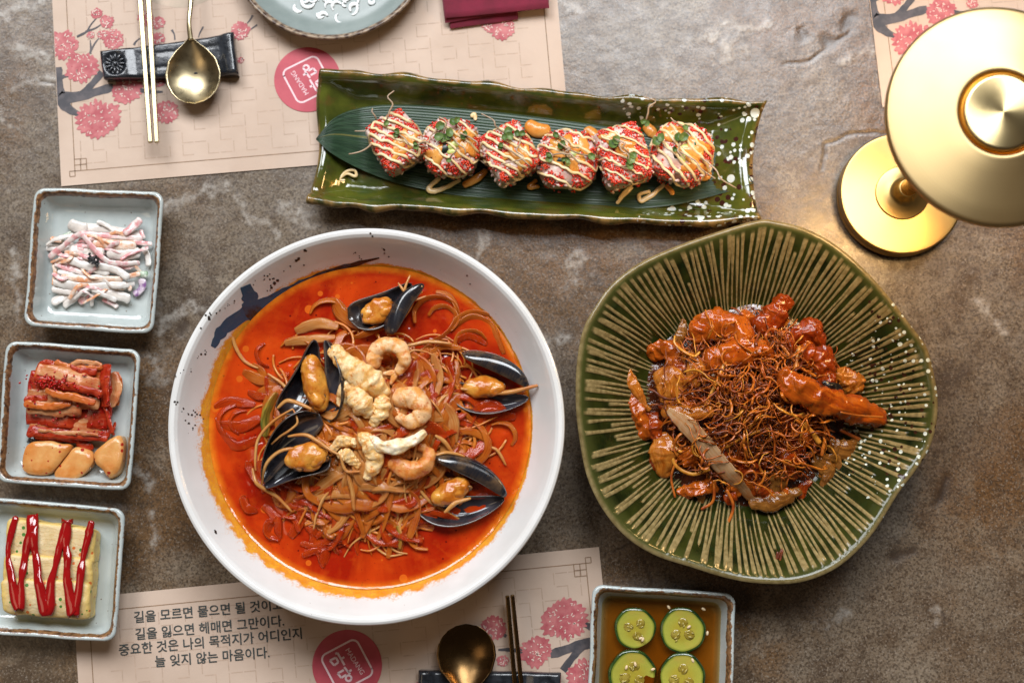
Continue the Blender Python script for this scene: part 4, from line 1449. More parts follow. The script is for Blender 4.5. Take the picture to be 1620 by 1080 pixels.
for k in range(54):
    a = rr.random() * 6.28
    d = rr.uniform(.55, 1.0)
    cx, cy = 1186 + 165 * d * math.cos(a), 648 + 150 * d * math.sin(a)
    if cx > 1330 and cy > 690:
        continue
    b = rr.random() * 6.28
    L = rr.uniform(22, 50)
    cu = rr.uniform(-.9, .9)
    pl = [(cx - L * .5 * math.cos(b - cu), cy - L * .5 * math.sin(b - cu)), (cx, cy), (cx + L * .5 * math.cos(b + cu), cy + L * .5 * math.sin(b + cu))]
    if rr.random() < .38:
        w = rr.uniform(11, 18)
        mt = rr.choice([m_chick, m_chick, m_chick2])
        chunk('meat_piece', 'small glazed %s meat piece %s' % ('red' if mt is m_chick2 else 'orange', near2(cx, cy)), 'meat piece', GM, pl, [w * .7, w, w * .65], .75, rr.uniform(-1, 4), mt, k)
    else:
        w = rr.uniform(6, 14)
        mt = rr.choice([m_on_g, m_on_g, m_on_d, m_on_d, m_chick2])
        chunk('onion_piece', '%s glazed onion sliver %s' % ({'glazed_onion': 'amber', 'dark_onion': 'brown'}.get(mt.name, 'red'), near2(cx, cy)), 'onion piece', GO, pl, [w * .4, w, w * .35], .25, rr.uniform(-1, 4), mt, k, .0010, rr.uniform(-.9, .9))
o = chunk('fungus_piece', 'small black wood-ear piece on the long meat strip', 'fungus', None, [(1305, 606), (1318, 612), (1330, 612)], [4, 7, 4], .5, [17, 18, 17], m_black, 3, .001)

# fried shreds
m_sh = [two_tone('fried_shred_brown', (.24, .042, .005), (.44, .115, .012), 90, rough=.32, bump=.2), two_tone('fried_shred_dark', (.09, .016, .005), (.20, .045, .010), 90, rough=.32, bump=.2),
        two_tone('fried_shred_orange', (.36, .085, .008), (.52, .16, .016), 90, rough=.3, bump=.2), two_tone('fried_shred_gold', (.50, .18, .018), (.64, .29, .04), 90, rough=.3, bump=.2)]


def shred(rr, cx, cy, L, lift, b=None):
    b = rr.random() * 6.28 if b is None else b
    cur = rr.gauss(0, 2.2)
    x, y = cx - L * .5 * math.cos(b), cy - L * .5 * math.sin(b)
    pl = []
    for k in range(7):
        pl.append((x, y, HP(x, y) + lift + 7 * math.sin(k / 6 * 3.14) * rr.uniform(.2, 1)))
        x += L / 6 * math.cos(b)
        y += L / 6 * math.sin(b)
        b += cur / 6 + rr.gauss(0, .30)
    return np.array([P(*p) for p in pl])


rr = random.Random(33)
geos = []
for k in range(1000):
    d, a = 140 * rr.random() ** .6, rr.random() * 6.28
    geos.append(sweep(shred(rr, 1185 + d * math.cos(a), 640 + d * math.sin(a) * .92, rr.uniform(18, 55), rr.uniform(-2, 6)), S(rr.uniform(.8, 1.9), 40), 5, .6, rr.random(), 10))
cut = 640
o = mesh('fried_shred_tangle', join(geos[:cut]), m_sh[0], kind='stuff')
tag(o, 'dense tangle of crisp brown fried shreds heaped on the meat', 'fried shreds')
o = mesh('fried_shred_tangle', join(geos[cut:]), m_sh[1], kind='stuff')
tag(o, 'darker crisp fried shreds mixed into the heap on the meat', 'fried shreds')
GS = 'single fried shreds on the green plate'
for k in range(240):
    d, a = 138 * rr.random() ** .62, rr.random() * 6.28
    cx, cy = 1188 + d * math.cos(a) * 1.02, 638 + d * math.sin(a) * .95
    mt = m_sh[rr.choices([0, 1, 2, 3], [4, 1.5, 6, 1.6])[0]]
    nm = {0: 'brown', 1: 'dark', 2: 'orange', 3: 'golden'}[m_sh.index(mt)]
    o = mesh('fried_shred', sweep(shred(rr, cx, cy, rr.uniform(22, 66), rr.uniform(5, 15)), np.array([.6, 1, 1, .5]) * S(rr.uniform(1.0, 2.9), 45), 6, .45, [rr.random(), rr.random() * 3], 14), mt)
    tag(o, 'thin curled %s fried shred %s' % (nm, near2(cx, cy)), 'fried shred', GS)
# ones that stand out
for pl, w, mt, lab in [
    ([(1115, 645), (1140, 590), (1160, 545), (1178, 520)], 6, 3, 'long straight golden shred leaning on the striped onion side'), ([(1078, 715), (1062, 705), (1068, 735), (1095, 750), (1122, 742)], 6, 3, 'looped golden shred beside the pale onion strip'), ([(1148, 708), (1175, 692), (1205, 680)], 5, 3, 'golden shred lying across the middle of the heap'),
    ([(1235, 545), (1265, 580), (1290, 595)], 5, 2, 'orange shred crossing toward the folded red meat'), ([(1265, 548), (1260, 570), (1258, 592)], 5, 3, 'short upright golden shred near the charred meat'), ([(1302, 655), (1305, 690), (1300, 720)], 6, 2, 'straight orange shred hanging at the side of the heap'),
    ([(1150, 775), (1160, 800), (1152, 825), (1138, 838)], 5, 0, 'brown shred dangling over the sauce edge'), ([(1230, 873), (1229, 885), (1238, 868), (1231, 896)], 4, 1, 'stray dark shred lying on the green ribs'), ([(1318, 570), (1335, 590), (1350, 605)], 4, 0, 'thin brown shred trailing over the speckled ribs'),
    ([(1330, 680), (1350, 690), (1372, 700)], 6, 0, 'brown shred poking out toward the speckled ribs'), ([(1068, 786), (1062, 755), (1070, 728)], 4, 0, 'curved brown shred hooked round the round onion petal'), ([(1110, 805), (1128, 792), (1130, 760)], 5, 0, 'brown shred curling round the crumbly meat piece'),
    ([(1290, 815), (1302, 798), (1310, 780)], 4, 1, 'dark shred at the sauce edge by the speckles'), ([(1090, 590), (1115, 600), (1140, 606)], 5, 2, 'orange shred pointing at the striped onion petal'), ([(1272, 672), (1285, 685), (1296, 700)], 9, 3, 'wide golden shred at the side of the heap'), ([(1320, 655), (1350, 660), (1385, 662)], 3, 2, 'fine orange shred lying along the long meat strip')]:
    pts = np.array([P(x, y, max(HP(x, y), 17 if y < 850 else 40) + (9 if y < 850 and x < 1310 else 6)) for x, y in pl])
    if pl[0][1] > 860:
        pts = np.array([P(x, y, 47.0) for x, y in pl])
    if 'along the long' in lab:
        pts[:, 2] += .022
    o = mesh('fried_shred', sweep(pts, S(w / 2, 45), 7, .55, .3, 18), m_sh[mt])
    tag(o, lab, 'fried shred', GS)

# ================================================================== long green platter with sushi
PT = [(512, 109), (600, 112), (700, 121), (800, 131), (900, 144), (1000, 151), (1100, 153), (1215, 156)]
PB = [(488, 319), (560, 330), (640, 332), (740, 338), (850, 345), (960, 350), (1080, 356), (1206, 350)]
PLh = 26.0


def platter_geo():
    nu, nv = 150, 46
    tp, bt = spline(PS(PT, PLh), nu), spline(PS(PB, PLh), nu)
    u = np.linspace(0, 1, nu)
    v = np.linspace(0, 1, nv)
    v = .5 - .5 * np.cos(v * math.pi) * (1 - .25 * np.sin(v * math.pi) ** 2)
    v = (v - v[0]) / (v[-1] - v[0])
    U, V = np.meshgrid(u, v, indexing='ij')
    p = tp[:, None] * V[..., None] + bt[:, None] * (1 - V[..., None])
    # ends: left end bulges/waves, right end is hollowed
    dx = np.where(U < .5, S(14) * np.sin((V - .1) * 2 * math.pi) * .55 - S(3) * np.sin(V * math.pi), 0) * np.clip(1 - U / .15, 0, 1)
    dx = dx - S(16) * np.sin(V * math.pi) ** .8 * np.clip((U - .85) / .15, 0, 1)
    p[..., 0] += dx
    e = np.minimum(V, 1 - V)
    ez = np.interp(e, [0, .012, .03, .06, .11, .17, .5], [.86, .97, 1.0, .93, .55, .16, .12])
    eu = np.minimum(U, 1 - U)
    ends = np.interp(eu, [0, .01, .025, .06, .10], [.86, .95, .92, .45, .0])
    z = np.maximum(ez, np.minimum(ends * .62 + .12, 1)) * PLh
    z = z + .9 * np.sin(U * 11 + 1) * np.clip((.1 - e) / .1, 0, 1) + 1.6 * np.clip(.05 - eu, 0, 1) / .05 * np.sin(V * 8)
    p[..., 2] = z * .001
    p[..., 1] += (.0012 * np.sin(U * 37) + .0008 * np.sin(U * 61 + 2)) * np.clip((.06 - e) / .06, 0, 1) * np.sign(V - .5)
    top = p.reshape(-1, 3)
    # underside
    q = p.copy()
    mid = p.mean((0, 1))
    q[..., 2] = np.maximum(p[..., 2] - .0045, .0005)
    inset = np.clip((q[..., 2] * 1000 - 1) / PLh, 0, 1)
    und = q.reshape(-1, 3)
    n = nu * nv
    F = [f[::-1] for f in grid_faces(nu, nv)] + grid_faces(nu, nv, base=n)
    ring = [j for j in range(nv)] + [i * nv + nv - 1 for i in range(1, nu)] + [(nu - 1) * nv + j for j in range(nv - 2, -1, -1)] + [i * nv for i in range(nu - 2, 0, -1)]
    for a, b in zip(ring, ring[1:] + ring[:1]):
        F.append((a, b, b + n, a + n))
    rim = np.clip(1.2 - e / .055, 0, 1)
    rim = np.maximum(rim, np.clip(1.0 - eu / .014, 0, 1))
    speck = np.clip((U + .12 * (V - .5) - .62) / .30, 0, 1)
    return np.vstack([top, und]), F, {'rim': np.concatenate([rim.ravel(), np.ones(n)]), 'speck': np.concatenate([speck.ravel(), np.zeros(n)]), 'bare': np.concatenate([np.zeros(n), np.ones(n)])}


def platter_mat():
    t = NT('dark_green_glaze')
    rim, sp, bare = t.attr('rim'), t.attr('speck'), t.attr('bare')
    g = t.mix(t.ramp(t.noise(28, 5), [(.36, 0.0), (.64, 1.0)]), (.030, .042, .007), (.095, .105, .013))
    g = t.mix(t.ramp(t.noise(48, 5, .6), [(.52, 0.0), (.68, .8)]), g, (.110, .060, .016))
    g = t.mix(t.ramp(t.noise(34, 3), [(.56, 0.0), (.72, .6)]), g, (.012, .045, .018))
    br = t.mix(t.ramp(t.noise(120, 5, co=t.map((1, .25, 1))), [(.38, 0.0), (.60, 1.0)]), (.045, .045, .010), (.26, .155, .050))
    c = t.mix(t.ramp(t.math('ADD', rim, t.math('MULTIPLY', t.math('SUBTRACT', t.noise(110, 4), .5), .7)), [(.35, 0.0), (.6, 1.0)]), g, br)
    th = t.math('MULTIPLY', t.noise(40, 3), .95)
    b1 = t.math('MULTIPLY', t.spots(170, -.05, .40, co=t.map((1, 1, 1), rot=(0, 0, .7))), t.math('GREATER_THAN', sp, t.math('MULTIPLY', t.noise(33, 3), 1.25)))
    w1 = t.math('MULTIPLY', t.spots(200, -.04, .42), t.math('GREATER_THAN', sp, th))
    w2 = t.math('MULTIPLY', t.spots(75, -.16, .30, co=t.map((1, 1, 1), rot=(0, 0, .3))), t.math('GREATER_THAN', sp, t.math('ADD', th, .1)))
    c = t.mix(b1, c, (.040, .012, .008))
    c = t.mix(t.math('MAXIMUM', w1, w2), c, (.56, .62, .60))
    c = t.mix(bare, c, (.12, .085, .04))
    t.set(Base_Color=c, Roughness=.10)
    t.p.inputs['Coat Weight'].default_value = .8
    t.p.inputs['Coat Roughness'].default_value = .03
    t.bump(t.noise(38, 3), .22, .004)
    return t.m


o = mesh('long_platter', platter_geo(), platter_mat())
tag(o, 'long dark green glazed platter with wavy brown rim under the sushi', 'platter')

# leaf
LT = [(500, 219), (530, 186), (575, 170), (640, 166), (760, 175), (900, 192), (1040, 214), (1125, 238), (1175, 268), (1192, 288)]
LB = [(500, 221), (525, 243), (575, 270), (640, 293), (740, 312), (850, 324), (960, 331), (1055, 326), (1135, 308), (1192, 290)]
nu, nv = 90, 41
zl = lambda U, V, x: 4.6 + 1.6 * abs(V - .5) * 2 + 1.2 * math.sin(U * 9 + V * 3) + float(np.interp(x, [500, 512, 526, 545, 570, 595], [16, 15.5, 13, 8, 2.5, 0])) + float(np.interp(x, [1110, 1135, 1160, 1180, 1195], [0, 2, 7, 12.5, 15]))
tp, bt = spline(np.array(LT, float), nu), spline(np.array(LB, float), nu)
lv = []
for i in range(nu):
    for j in range(nv):
        V = j / (nv - 1)
        x, y = tp[i] * V + bt[i] * (1 - V)
        lv.append(P(x, y, zl(i / (nu - 1), V, x) + .25 * math.sin(V * 60)))
lv = np.array(lv)
at = np.tile(np.linspace(0, 1, nv), nu)
t = NT('bamboo_leaf')
V_ = t.attr('vein')
st = t.math('SINE', t.math('MULTIPLY', V_, 190.0))
nz = t.noise(40, 5, co=t.map((1, 12, 1), rot=(0, 0, .13)))
c = t.mix(t.ramp(nz, [(.35, 0.0), (.65, 1.0)]), (.010, .030, .014), (.030, .066, .032))
c = t.mix(t.math('MULTIPLY', t.ramp(st, [(.6, 0.0), (1.0, .30)]), 1.0), c, (.06, .11, .055))
mid = t.math('LESS_THAN', t.math('ABSOLUTE', t.math('SUBTRACT', V_, .53)), t.math('MULTIPLY', t.attr('mid'), .016))
c = t.mix(mid, c, (.20, .19, .055))
t.set(Base_Color=c, Roughness=.36)
t.bump(st, .25, .001)
top, und = lv, lv - np.array([0, 0, .0006])
n = len(lv)
F = [f[::-1] for f in grid_faces(nu, nv)] + grid_faces(nu, nv, base=n)
mida = np.repeat(np.clip(1 - np.linspace(0, 1, nu) / .9, 0, 1), nv)
leaf = mesh('bamboo_leaf', (np.vstack([top, und]), F), t.m, attrs={'vein': np.tile(at, 2), 'mid': np.tile(mida, 2)})
tag(leaf, 'long dark green bamboo leaf lining the sushi platter', 'leaf')


# ------------------------------------------------------------------ sushi rolls
m_rice = two_tone('sushi_rice', (.60, .36, .32), (.76, .62, .55), 130, .36, .6, .22, .5, 300, sss=.1)
m_roe = two_tone('red_roe', (.58, .018, .008), (.74, .060, .016), 160, rough=.14, bump=0, Coat_Weight=.5)
m_mayo = two_tone('pale_mayo', (.76, .54, .25), (.82, .66, .40), 60, rough=.22, bump=.1)
m_spicy = two_tone('orange_sauce', (.64, .22, .03), (.74, .35, .08), 60, rough=.18, bump=.12, specks=((.5, .10, .02), 300, -.1, .12))
m_fill = [simple('filling_avocado', (.50, .56, .16), .3, .2, 120), simple('filling_cucumber', (.06, .13, .03), .25, .3, 120), simple('filling_seaweed', (.012, .02, .014), .3, .3), simple('filling_fish', (.42, .24, .25), .2, .2, 120)]
m_sp_leaf = two_tone('sprout_leaf', (.060, .120, .020), (.16, .23, .060), 120, rough=.45, bump=.15)
m_stem = simple('sprout_stem', (.42, .30, .20), .35, .25, 150, sss=.1)
BASEZ = 6.5


def roll(label, cx, cy, rx, ry, ang, h, upright, seed):
    """rounded body; local frame rotated by ang (deg, clockwise in the picture)"""
    rr = random.Random(seed * 13 + 5)
    c = P(cx, cy, BASEZ + h)
    A, B = S(rx, BASEZ + h), S(ry, BASEZ + h)
    H = h * .001
    pw = 8.0 if not upright else 2.6
    th = -math.radians(ang)
    ca, sa_ = math.cos(th), math.sin(th)
    def loc(u, v_): return np.array([c[0] + (u * A * ca - v_ * B * sa_), c[1] + (u * A * sa_ + v_ * B * ca)])
    def top(u, v_):
        q = min(.999, (abs(u) ** pw + abs(v_) ** pw))
        return BASEZ * .001 + H * (.30 + .70 * (1 - q) ** (1 / (9.0 if not upright else 6.0)))
    root = thing('sushi_roll', label, 'sushi roll', (c[0], c[1], BASEZ * .001), 'sushi rolls in a row on the leaf')
    g = blob((c[0], c[1], BASEZ * .001 + H * .5), (A * .95, B * .95, H * .5), (0, 0, th), .0013, 190, 4, seed, 9.0 if not upright else 3.0)
    ro = mesh('rice', g, m_rice, root)
    # grains
    gr = []
    for _ in range(60):
        a, d = rr.random() * 6.28, rr.random() ** .5
        u, v_ = d * math.cos(a), d * math.sin(a)
        k = max(abs(u), abs(v_), .01)
        if rr.random() < .45:
            u, v_ = u / (abs(u) ** pw + abs(v_) ** pw) ** (1 / pw) * .97, v_ / (abs(u) ** pw + abs(v_) ** pw) ** (1 / pw) * .97
            z = BASEZ * .001 + H * rr.uniform(.15, .85)
        else:
            z = top(u * .95, v_ * .95) - .0006
        xy = loc(u, v_)
        gr.append(blob((xy[0], xy[1], z), (.0027, .0015, .0011), (rr.uniform(-.5, .5), rr.uniform(-.5, .5), rr.random() * 3.14), 0, 1, 1))
    mesh('rice_grain', join(gr), m_rice, ro, kind='stuff')
    # roe: patches plus scatter
    ps = []
    pat = [(rr.uniform(-.8, .8), rr.uniform(-.8, .8), rr.uniform(.30, .48)) for _ in range(7 if not upright else 3)]
    pat += [(math.cos(a) * .98, math.sin(a) * .98, .36) for a in np.linspace(0, 6.28, 7)[:6]]
    tries = 0
    while len(ps) < (950 if not upright else 600) and tries < 12000:
        tries += 1
        u, v_ = rr.uniform(-1.1, 1.1), rr.uniform(-1.1, 1.1)
        inn = (abs(u) ** pw + abs(v_) ** pw)
        if inn > 1.25:
            continue
        if not any((u - p[0]) ** 2 + (v_ - p[1]) ** 2 < p[2] ** 2 for p in pat) and rr.random() > .06:
            continue
        if upright and inn < .35 and rr.random() > .1:
            continue
        if inn >= .93:
            k = inn ** (-1 / pw)
            u, v_, z = u * k * .98, v_ * k * .98, BASEZ * .001 + H * rr.uniform(.08, .9)
        else:
            z = top(u, v_) + .0002
        xy = loc(u, v_)
        s = rr.uniform(.00075, .00105)
        ps.append(blob((xy[0], xy[1], z), (s, s, s), (0, 0, rr.random()), 0, 1, 1))
    mesh('roe', join(ps), m_roe, root, kind='stuff')
    if upright:
        for k, (u, v_, r1, r2) in enumerate([(.12, .05, .30, .20), (.30, .28, .16, .12), (-.10, .22, .20, .10), (-.22, -.12, .24, .18), (.05, -.25, .2, .12)]):
            xy = loc(u, v_)
            mesh('filling', blob((xy[0], xy[1], top(u, v_) - .0006), (A * r1, B * r2, .0022), (0, 0, rr.random() * 3), .0005, 200, 2, seed + k), m_fill[[0, 1, 3, 2, 0][k]], root)
    # sauces
    for k in range(4 if not upright else 5):
        u, v_ = rr.uniform(-.6, .6), rr.uniform(-.65, .65)
        a = rr.random() * 3.14
        vs = []
        nn = 26
        L = [[], [], [], []]
        for q in np.linspace(0, 2 * math.pi, nn, endpoint=False):
            R = (.25 + .10 * math.sin(q * 3 + seed + k) + .05 * math.sin(q * 5 + k)) * (1.15 if upright else 1)
            for i, f_ in enumerate((1.0, .9, .6, .02)):
                uu_, vv_ = u + R * f_ * math.cos(q) * 1.3, v_ + R * f_ * math.sin(q)
                m_ = (abs(uu_) ** pw + abs(vv_) ** pw)
                if m_ > .96:
                    uu_, vv_ = uu_ * (.96 / m_) ** (1 / pw), vv_ * (.96 / m_) ** (1 / pw)
                xy = loc(uu_, vv_)
                L[i].append((xy[0], xy[1], top(uu_, vv_) + (-.0004, .0010, .0014, .0014)[i]))
        mesh('orange_sauce', rings([np.array(x) for x in L], (False, True)), m_spicy, root)
    pts = []
    nl = rr.choice([5, 6, 7])
    zr = rr.uniform(.0009, .0013)
    da = math.radians(rr.uniform(-14, 14) + (-32 if not upright else -38)) - th
    for k in range(nl):
        s_ = -.85 + 1.7 * k / (nl - 1)
        row = []
        for q in np.linspace(-1.02, 1.02, 13):
            qq = q if k % 2 == 0 else -q
            x, y = qq * math.cos(da) - s_ * math.sin(da), qq * math.sin(da) + s_ * math.cos(da)
            row.append((x + rr.gauss(0, .02), y + rr.gauss(0, .02)))
        pts += row
    line = []
    for (x, y) in pts:
        m_ = (abs(x) ** pw + abs(y) ** pw)
        if m_ > .985:
            k = (.985 / m_) ** (1 / pw)
            over = m_ ** (1 / pw) - 1
            x, y = x * k, y * k
            xy = loc(x * 1.02, y * 1.02)
            line.append((xy[0], xy[1], top(x, y) - min(.012, over * .02)))
        else:
            xy = loc(x, y)
            line.append((xy[0], xy[1], top(x, y) + .0012))
    g = sweep(np.array(line), zr, 8, .7, 0, 300)
    mesh('mayo_zigzag', rough(g, .0005, 160, seed), m_mayo, root)
    return root


ROLLS = [(626, 219, 39, 43, -31, 33, False, 'boxy sushi roll at the leaf stem end with red roe stripes'), (713, 229, 47, 46, 0, 29, True, 'round sushi roll with avocado showing and a sauce loop trailing below'), (805, 237, 39, 43, -28, 33, False, 'boxy sushi roll between the avocado roll and the roe-edged round roll'),
         (899, 247, 49, 48, 0, 30, True, 'round sushi roll thickly edged with red roe and dark sesame'), (987, 241, 39, 48, -16, 34, False, 'boxy sushi roll topped with a pair of pale green sprout leaves'), (1081, 238, 50, 49, 12, 31, True, 'round sushi roll next to the white-speckled platter end')]
for k, (x, y, rx, ry, an, h, up, lab) in enumerate(ROLLS):
    roll(lab, x, y, rx, ry, an, h, up, k + 1)

# sauce on the leaf
GSA = 'sauce trails on the bamboo leaf'
for pl, w, mt, lab in [
    ([(694, 282), (678, 298), (686, 303), (705, 296), (728, 284)], 9, m_mayo, 'looped pale sauce trail below the avocado roll'), ([(768, 270), (750, 285), (734, 293)], 13, m_spicy, 'thick tan sauce drip beside the avocado roll'), ([(545, 285), (538, 283), (550, 270), (562, 270), (562, 278), (548, 275), (535, 284)], 5, m_mayo, 'curled pale sauce squiggle on the platter by the stem'),
    ([(848, 285), (838, 296), (852, 296)], 9, m_spicy, 'small sauce drip below the boxy middle roll'), ([(1000, 296), (985, 310), (976, 322)], 9, m_mayo, 'tapering sauce streak below the sprout-topped roll'), ([(1050, 292), (1030, 310), (1014, 318), (1012, 308), (1028, 304)], 8, m_mayo, 'hooked pale sauce trail below the end roll'),
    ([(1054, 294), (1062, 302), (1064, 308)], 9, m_spicy, 'short forked sauce drip below the end roll'), ([(835, 198), (850, 206), (868, 206)], 26, m_spicy, 'round orange sauce puddle behind the middle rolls'), ([(928, 205), (940, 215), (945, 222)], 20, m_spicy, 'orange sauce puddle between the roe-edged roll and the next'), ([(1022, 200), (1030, 208), (1036, 214)], 20, m_spicy, 'orange sauce puddle behind the end roll'),
    ([(745, 184), (750, 182), (752, 190)], 8, m_mayo, 'pale sauce blob behind the avocado roll'), ([(1100, 275), (1115, 280), (1122, 272)], 16, m_spicy, 'orange sauce puddle at the foot of the end roll')]:
    pts = np.array([P(x, y, BASEZ + 1.0) for x, y in pl])
    tag(mesh('sauce_trail', rough(sweep(pts, np.array([.8, 1, 1, .7]) * S(w / 2, 8), 9, .45, 0, 30), .0005, 120, RNG.randrange(99)), mt), lab, 'sauce', GSA)


# microgreens
def sprout(label, px, py, z, ang, L, spread, leafs, seed, rise=6):
    """stem from (px,py,z) going ang (deg, in the picture), two leaves at the start"""
    rr = random.Random(seed)
    a = math.radians(ang)
    p0 = P(px, py, z)
    root = thing('microgreen', label, 'microgreen', p0, 'microgreen sprouts on the sushi')
    pts = np.array([P(px + L * q * math.cos(a + .5 * q * rr.uniform(-1, 1)), py + L * q * math.sin(a + .4 * q), z + rise * math.sin(q * 2.2)) for q in np.linspace(0, 1, 5)])
    mesh('stem', sweep(pts, [S(1.5, 40), S(1.1, 40)], 6, .9, 0, 14), m_stem, root)
    for k in range(leafs):
        b = a + math.pi + (k - (leafs - 1) / 2) * 1.35 + rr.uniform(-.2, .2)
        s = spread * rr.uniform(.6, .92)
        # flat notched leaf, slightly cupped
        q = np.linspace(0, 2 * math.pi, 22, endpoint=False)
        rad = .5 * (1 - .22 * np.exp(-((np.cos(q) - 1) / .06) ** 2)) * (1 + .06 * np.sin(2 * q + k))
        lx, ly = .5 + rad * np.cos(q), rad * np.sin(q) * .86
        loops = []
        tl = rr.uniform(-.5, .5)
        for f_, dz in ((1.0, 1.3), (.62, .5), (.02, 0)):
            X_, Y_ = .5 + (lx - .5) * f_, ly * f_
            loops.append(np.array([P(px + s * (x_ * math.cos(b) - y_ * math.sin(b)), py + s * (x_ * math.sin(b) + y_ * math.cos(b)), z + 1.6 + k + dz + tl * y_ * s * .4) for x_, y_ in zip(X_, Y_)]))
        g = rings(loops, (False, True))
        und = g[0] - np.array([0, 0, .0004])
        n0 = len(g[0])
        mesh('leaf', (np.vstack([g[0], und]), list(g[1]) + [tuple(i + n0 for i in f[::-1]) for f in g[1]]), m_sp_leaf, root)


rr = random.Random(8)
for k, (x, y, an, L, sp, lf, ci) in enumerate([
    (596, 192, 250, 0, 14, 2, 0), (612, 190, -78, 56, 12, 1, 0), (586, 200, 140, 26, 10, 1, 0), (630, 212, 30, 24, 15, 2, 0), (660, 228, -25, 30, 11, 2, 0), (588, 228, 135, 42, 8, 0, 0), (700, 212, -70, 36, 18, 2, 1), (714, 216, 40, 30, 20, 2, 1), (692, 205, 130, 60, 17, 1, 1), (722, 195, 60, 20, 14, 2, 1), (738, 215, 20, 22, 13, 2, 1),
    (712, 250, -60, 26, 13, 1, 1), (752, 250, 20, 30, 16, 2, 1), (740, 268, -80, 22, 10, 2, 1), (800, 212, 210, 40, 17, 3, 2), (822, 214, 95, 52, 12, 2, 2), (795, 232, 20, 44, 12, 2, 2), (752, 236, -20, 60, 10, 0, 2), (884, 215, 20, 20, 14, 1, 3), (892, 232, 40, 30, 16, 2, 3), (872, 246, -20, 40, 14, 2, 3), (930, 246, 185, 50, 15, 1, 3), (895, 250, -80, 22, 12, 2, 3),
    (977, 228, 45, 26, 20, 2, 4), (996, 244, 225, 26, 20, 2, 4), (992, 262, 160, 20, 16, 2, 4), (1022, 190, -70, 50, 13, 2, 5), (1046, 224, 40, 26, 22, 2, 5), (1076, 222, 100, 36, 19, 2, 5), (1080, 200, 200, 20, 14, 1, 5), (1072, 238, 25, 60, 12, 1, 5), (1110, 250, 35, 56, 8, 0, 5)]):
    z = BASEZ + ROLLS[ci][5] + 1.0
    d = math.hypot(x - ROLLS[ci][0], y - ROLLS[ci][1])
    if d > 40:
        z = BASEZ + 14
    where = ['the stem-end roll', 'the avocado roll', 'the boxy middle roll', 'the roe-edged roll', 'the roll beside the end roll', 'the speckled-end roll'][ci]
    if lf == 0:
        lab = 'bare thin sprout stem lying by %s' % where
    else:
        lab = 'tiny green sprout with %s on %s' % (['', 'one leaf', 'two leaves', 'three leaves'][lf], where)
    sprout(lab, x, y, z, an, L if L else 20, sp, lf, k)

# ================================================================== brass table lamp
def brass(name, col, rough, aniso=.75, var=.12):
    t = NT(name)
    sx = t.sep()
    rad = t.math('SQRT', t.math('ADD', t.math('MULTIPLY', sx[0], sx[0]), t.math('MULTIPLY', sx[1], sx[1])))
    cmb = t.n('CombineXYZ')
    t.put(cmb.inputs[0], rad)
    streak = t.noise(900, 3, .6, co=cmb.outputs[0])
    blot = t.noise(30, 3)
    c = t.mix(streak, tuple(x * (1 - var) for x in col), col)
    t.set(Base_Color=c, Metallic=1.0, Roughness=t.math('ADD', t.math('MULTIPLY', blot, .08), rough - .04), Anisotropic=aniso)
    tg = t.n('Tangent', direction_type='RADIAL', axis='Z')
    t.put(t.p.inputs['Tangent'], tg.outputs[0])
    t.bump(streak, .03, .0005)
    return t.m


m_brass = brass('brushed_brass', (.72, .52, .25), .48)
m_brass_b = brass('polished_brass', (.66, .46, .18), .42)
m_brass_k = brass('knurled_brass', (.70, .42, .12), .28, 0)
LX = P(1418, 313, 0)
lamp = thing('table_lamp', 'brass table lamp with a wide round shade on a round foot', 'lamp', (LX[0], LX[1], 0))
L0 = (LX[0], LX[1], 0)
RB = S(97) * 1.0


def lat(name, prof, mat, parent, n=128):
    v, f = lathe(np.array(prof) * .001, L0, n)
    return mesh(name, (v, f), mat, parent)


rb = RB * 1000
foot = lat('foot', [(0, .5), (rb - 1, .5), (rb, 1.5), (rb, 8), (rb - .7, 8.3), (rb - .7, 8.9), (rb, 9.2), (rb, 15.6), (rb, 16.2), (rb - .3, 16.8), (rb - .9, 17.1), (rb - 1.6, 17.15), (rb - 4, 17.2), (22, 17.6), (0, 17.6)], m_brass_b, lamp)
lat('hub', [(0, 17.3), (21.8, 17.3), (21.8, 18.6), (21.5, 19.0), (21.0, 19.1), (17, 20.2), (12, 21.8), (8.6, 24), (7.8, 30), (7.6, 36.6), (7.2, 37), (0, 37)], m_brass_b, foot)
kn, rowsk = 72, 40
kv, KZ = [], np.linspace(37, 62, rowsk)
for i, z in enumerate(KZ):
    for j in range(kn):
        a = 2 * math.pi * j / kn
        r = 6.6 + .35 * math.sin(18 * a + i * .55) * math.sin(18 * a - i * .55 + 1)
        kv.append((L0[0] + r * .001 * math.cos(a), L0[1] + r * .001 * math.sin(a), z * .001))
mesh('knurled_grip', (np.array(kv), grid_faces(rowsk, kn, True)), m_brass_k, lamp)
lat('stem', [(5, 36), (5, 232), (0, 232)], m_brass_k, lamp, 48)
SHZ = 244
rs_ = S(181, SHZ) * 1000
shade = lat('shade', [(27.8, SHZ + 10.2), (28.6, SHZ + 10.8), (29.6, SHZ + 10.9), (31, SHZ + 10.75), (40, SHZ + 9.3), (50, SHZ + 7.6), (60, SHZ + 6.0), (rs_ - 3, SHZ + 4.2), (rs_ - 1.5, SHZ + 3.8), (rs_ - .5, SHZ + 3.1), (rs_, SHZ + 2), (rs_, SHZ - .9), (rs_ - .6, SHZ - 1.8), (rs_ - 3, SHZ - 2.0), (55, SHZ + 1.0), (40, SHZ + 4.0), (5, SHZ + 6)], m_brass, lamp, 160)
lat('shade_groove', [(24.5, SHZ + 8), (27.8, SHZ + 8), (27.8, SHZ + 11)], brass('groove_brass', (.55, .28, .06), .35, 0), shade)
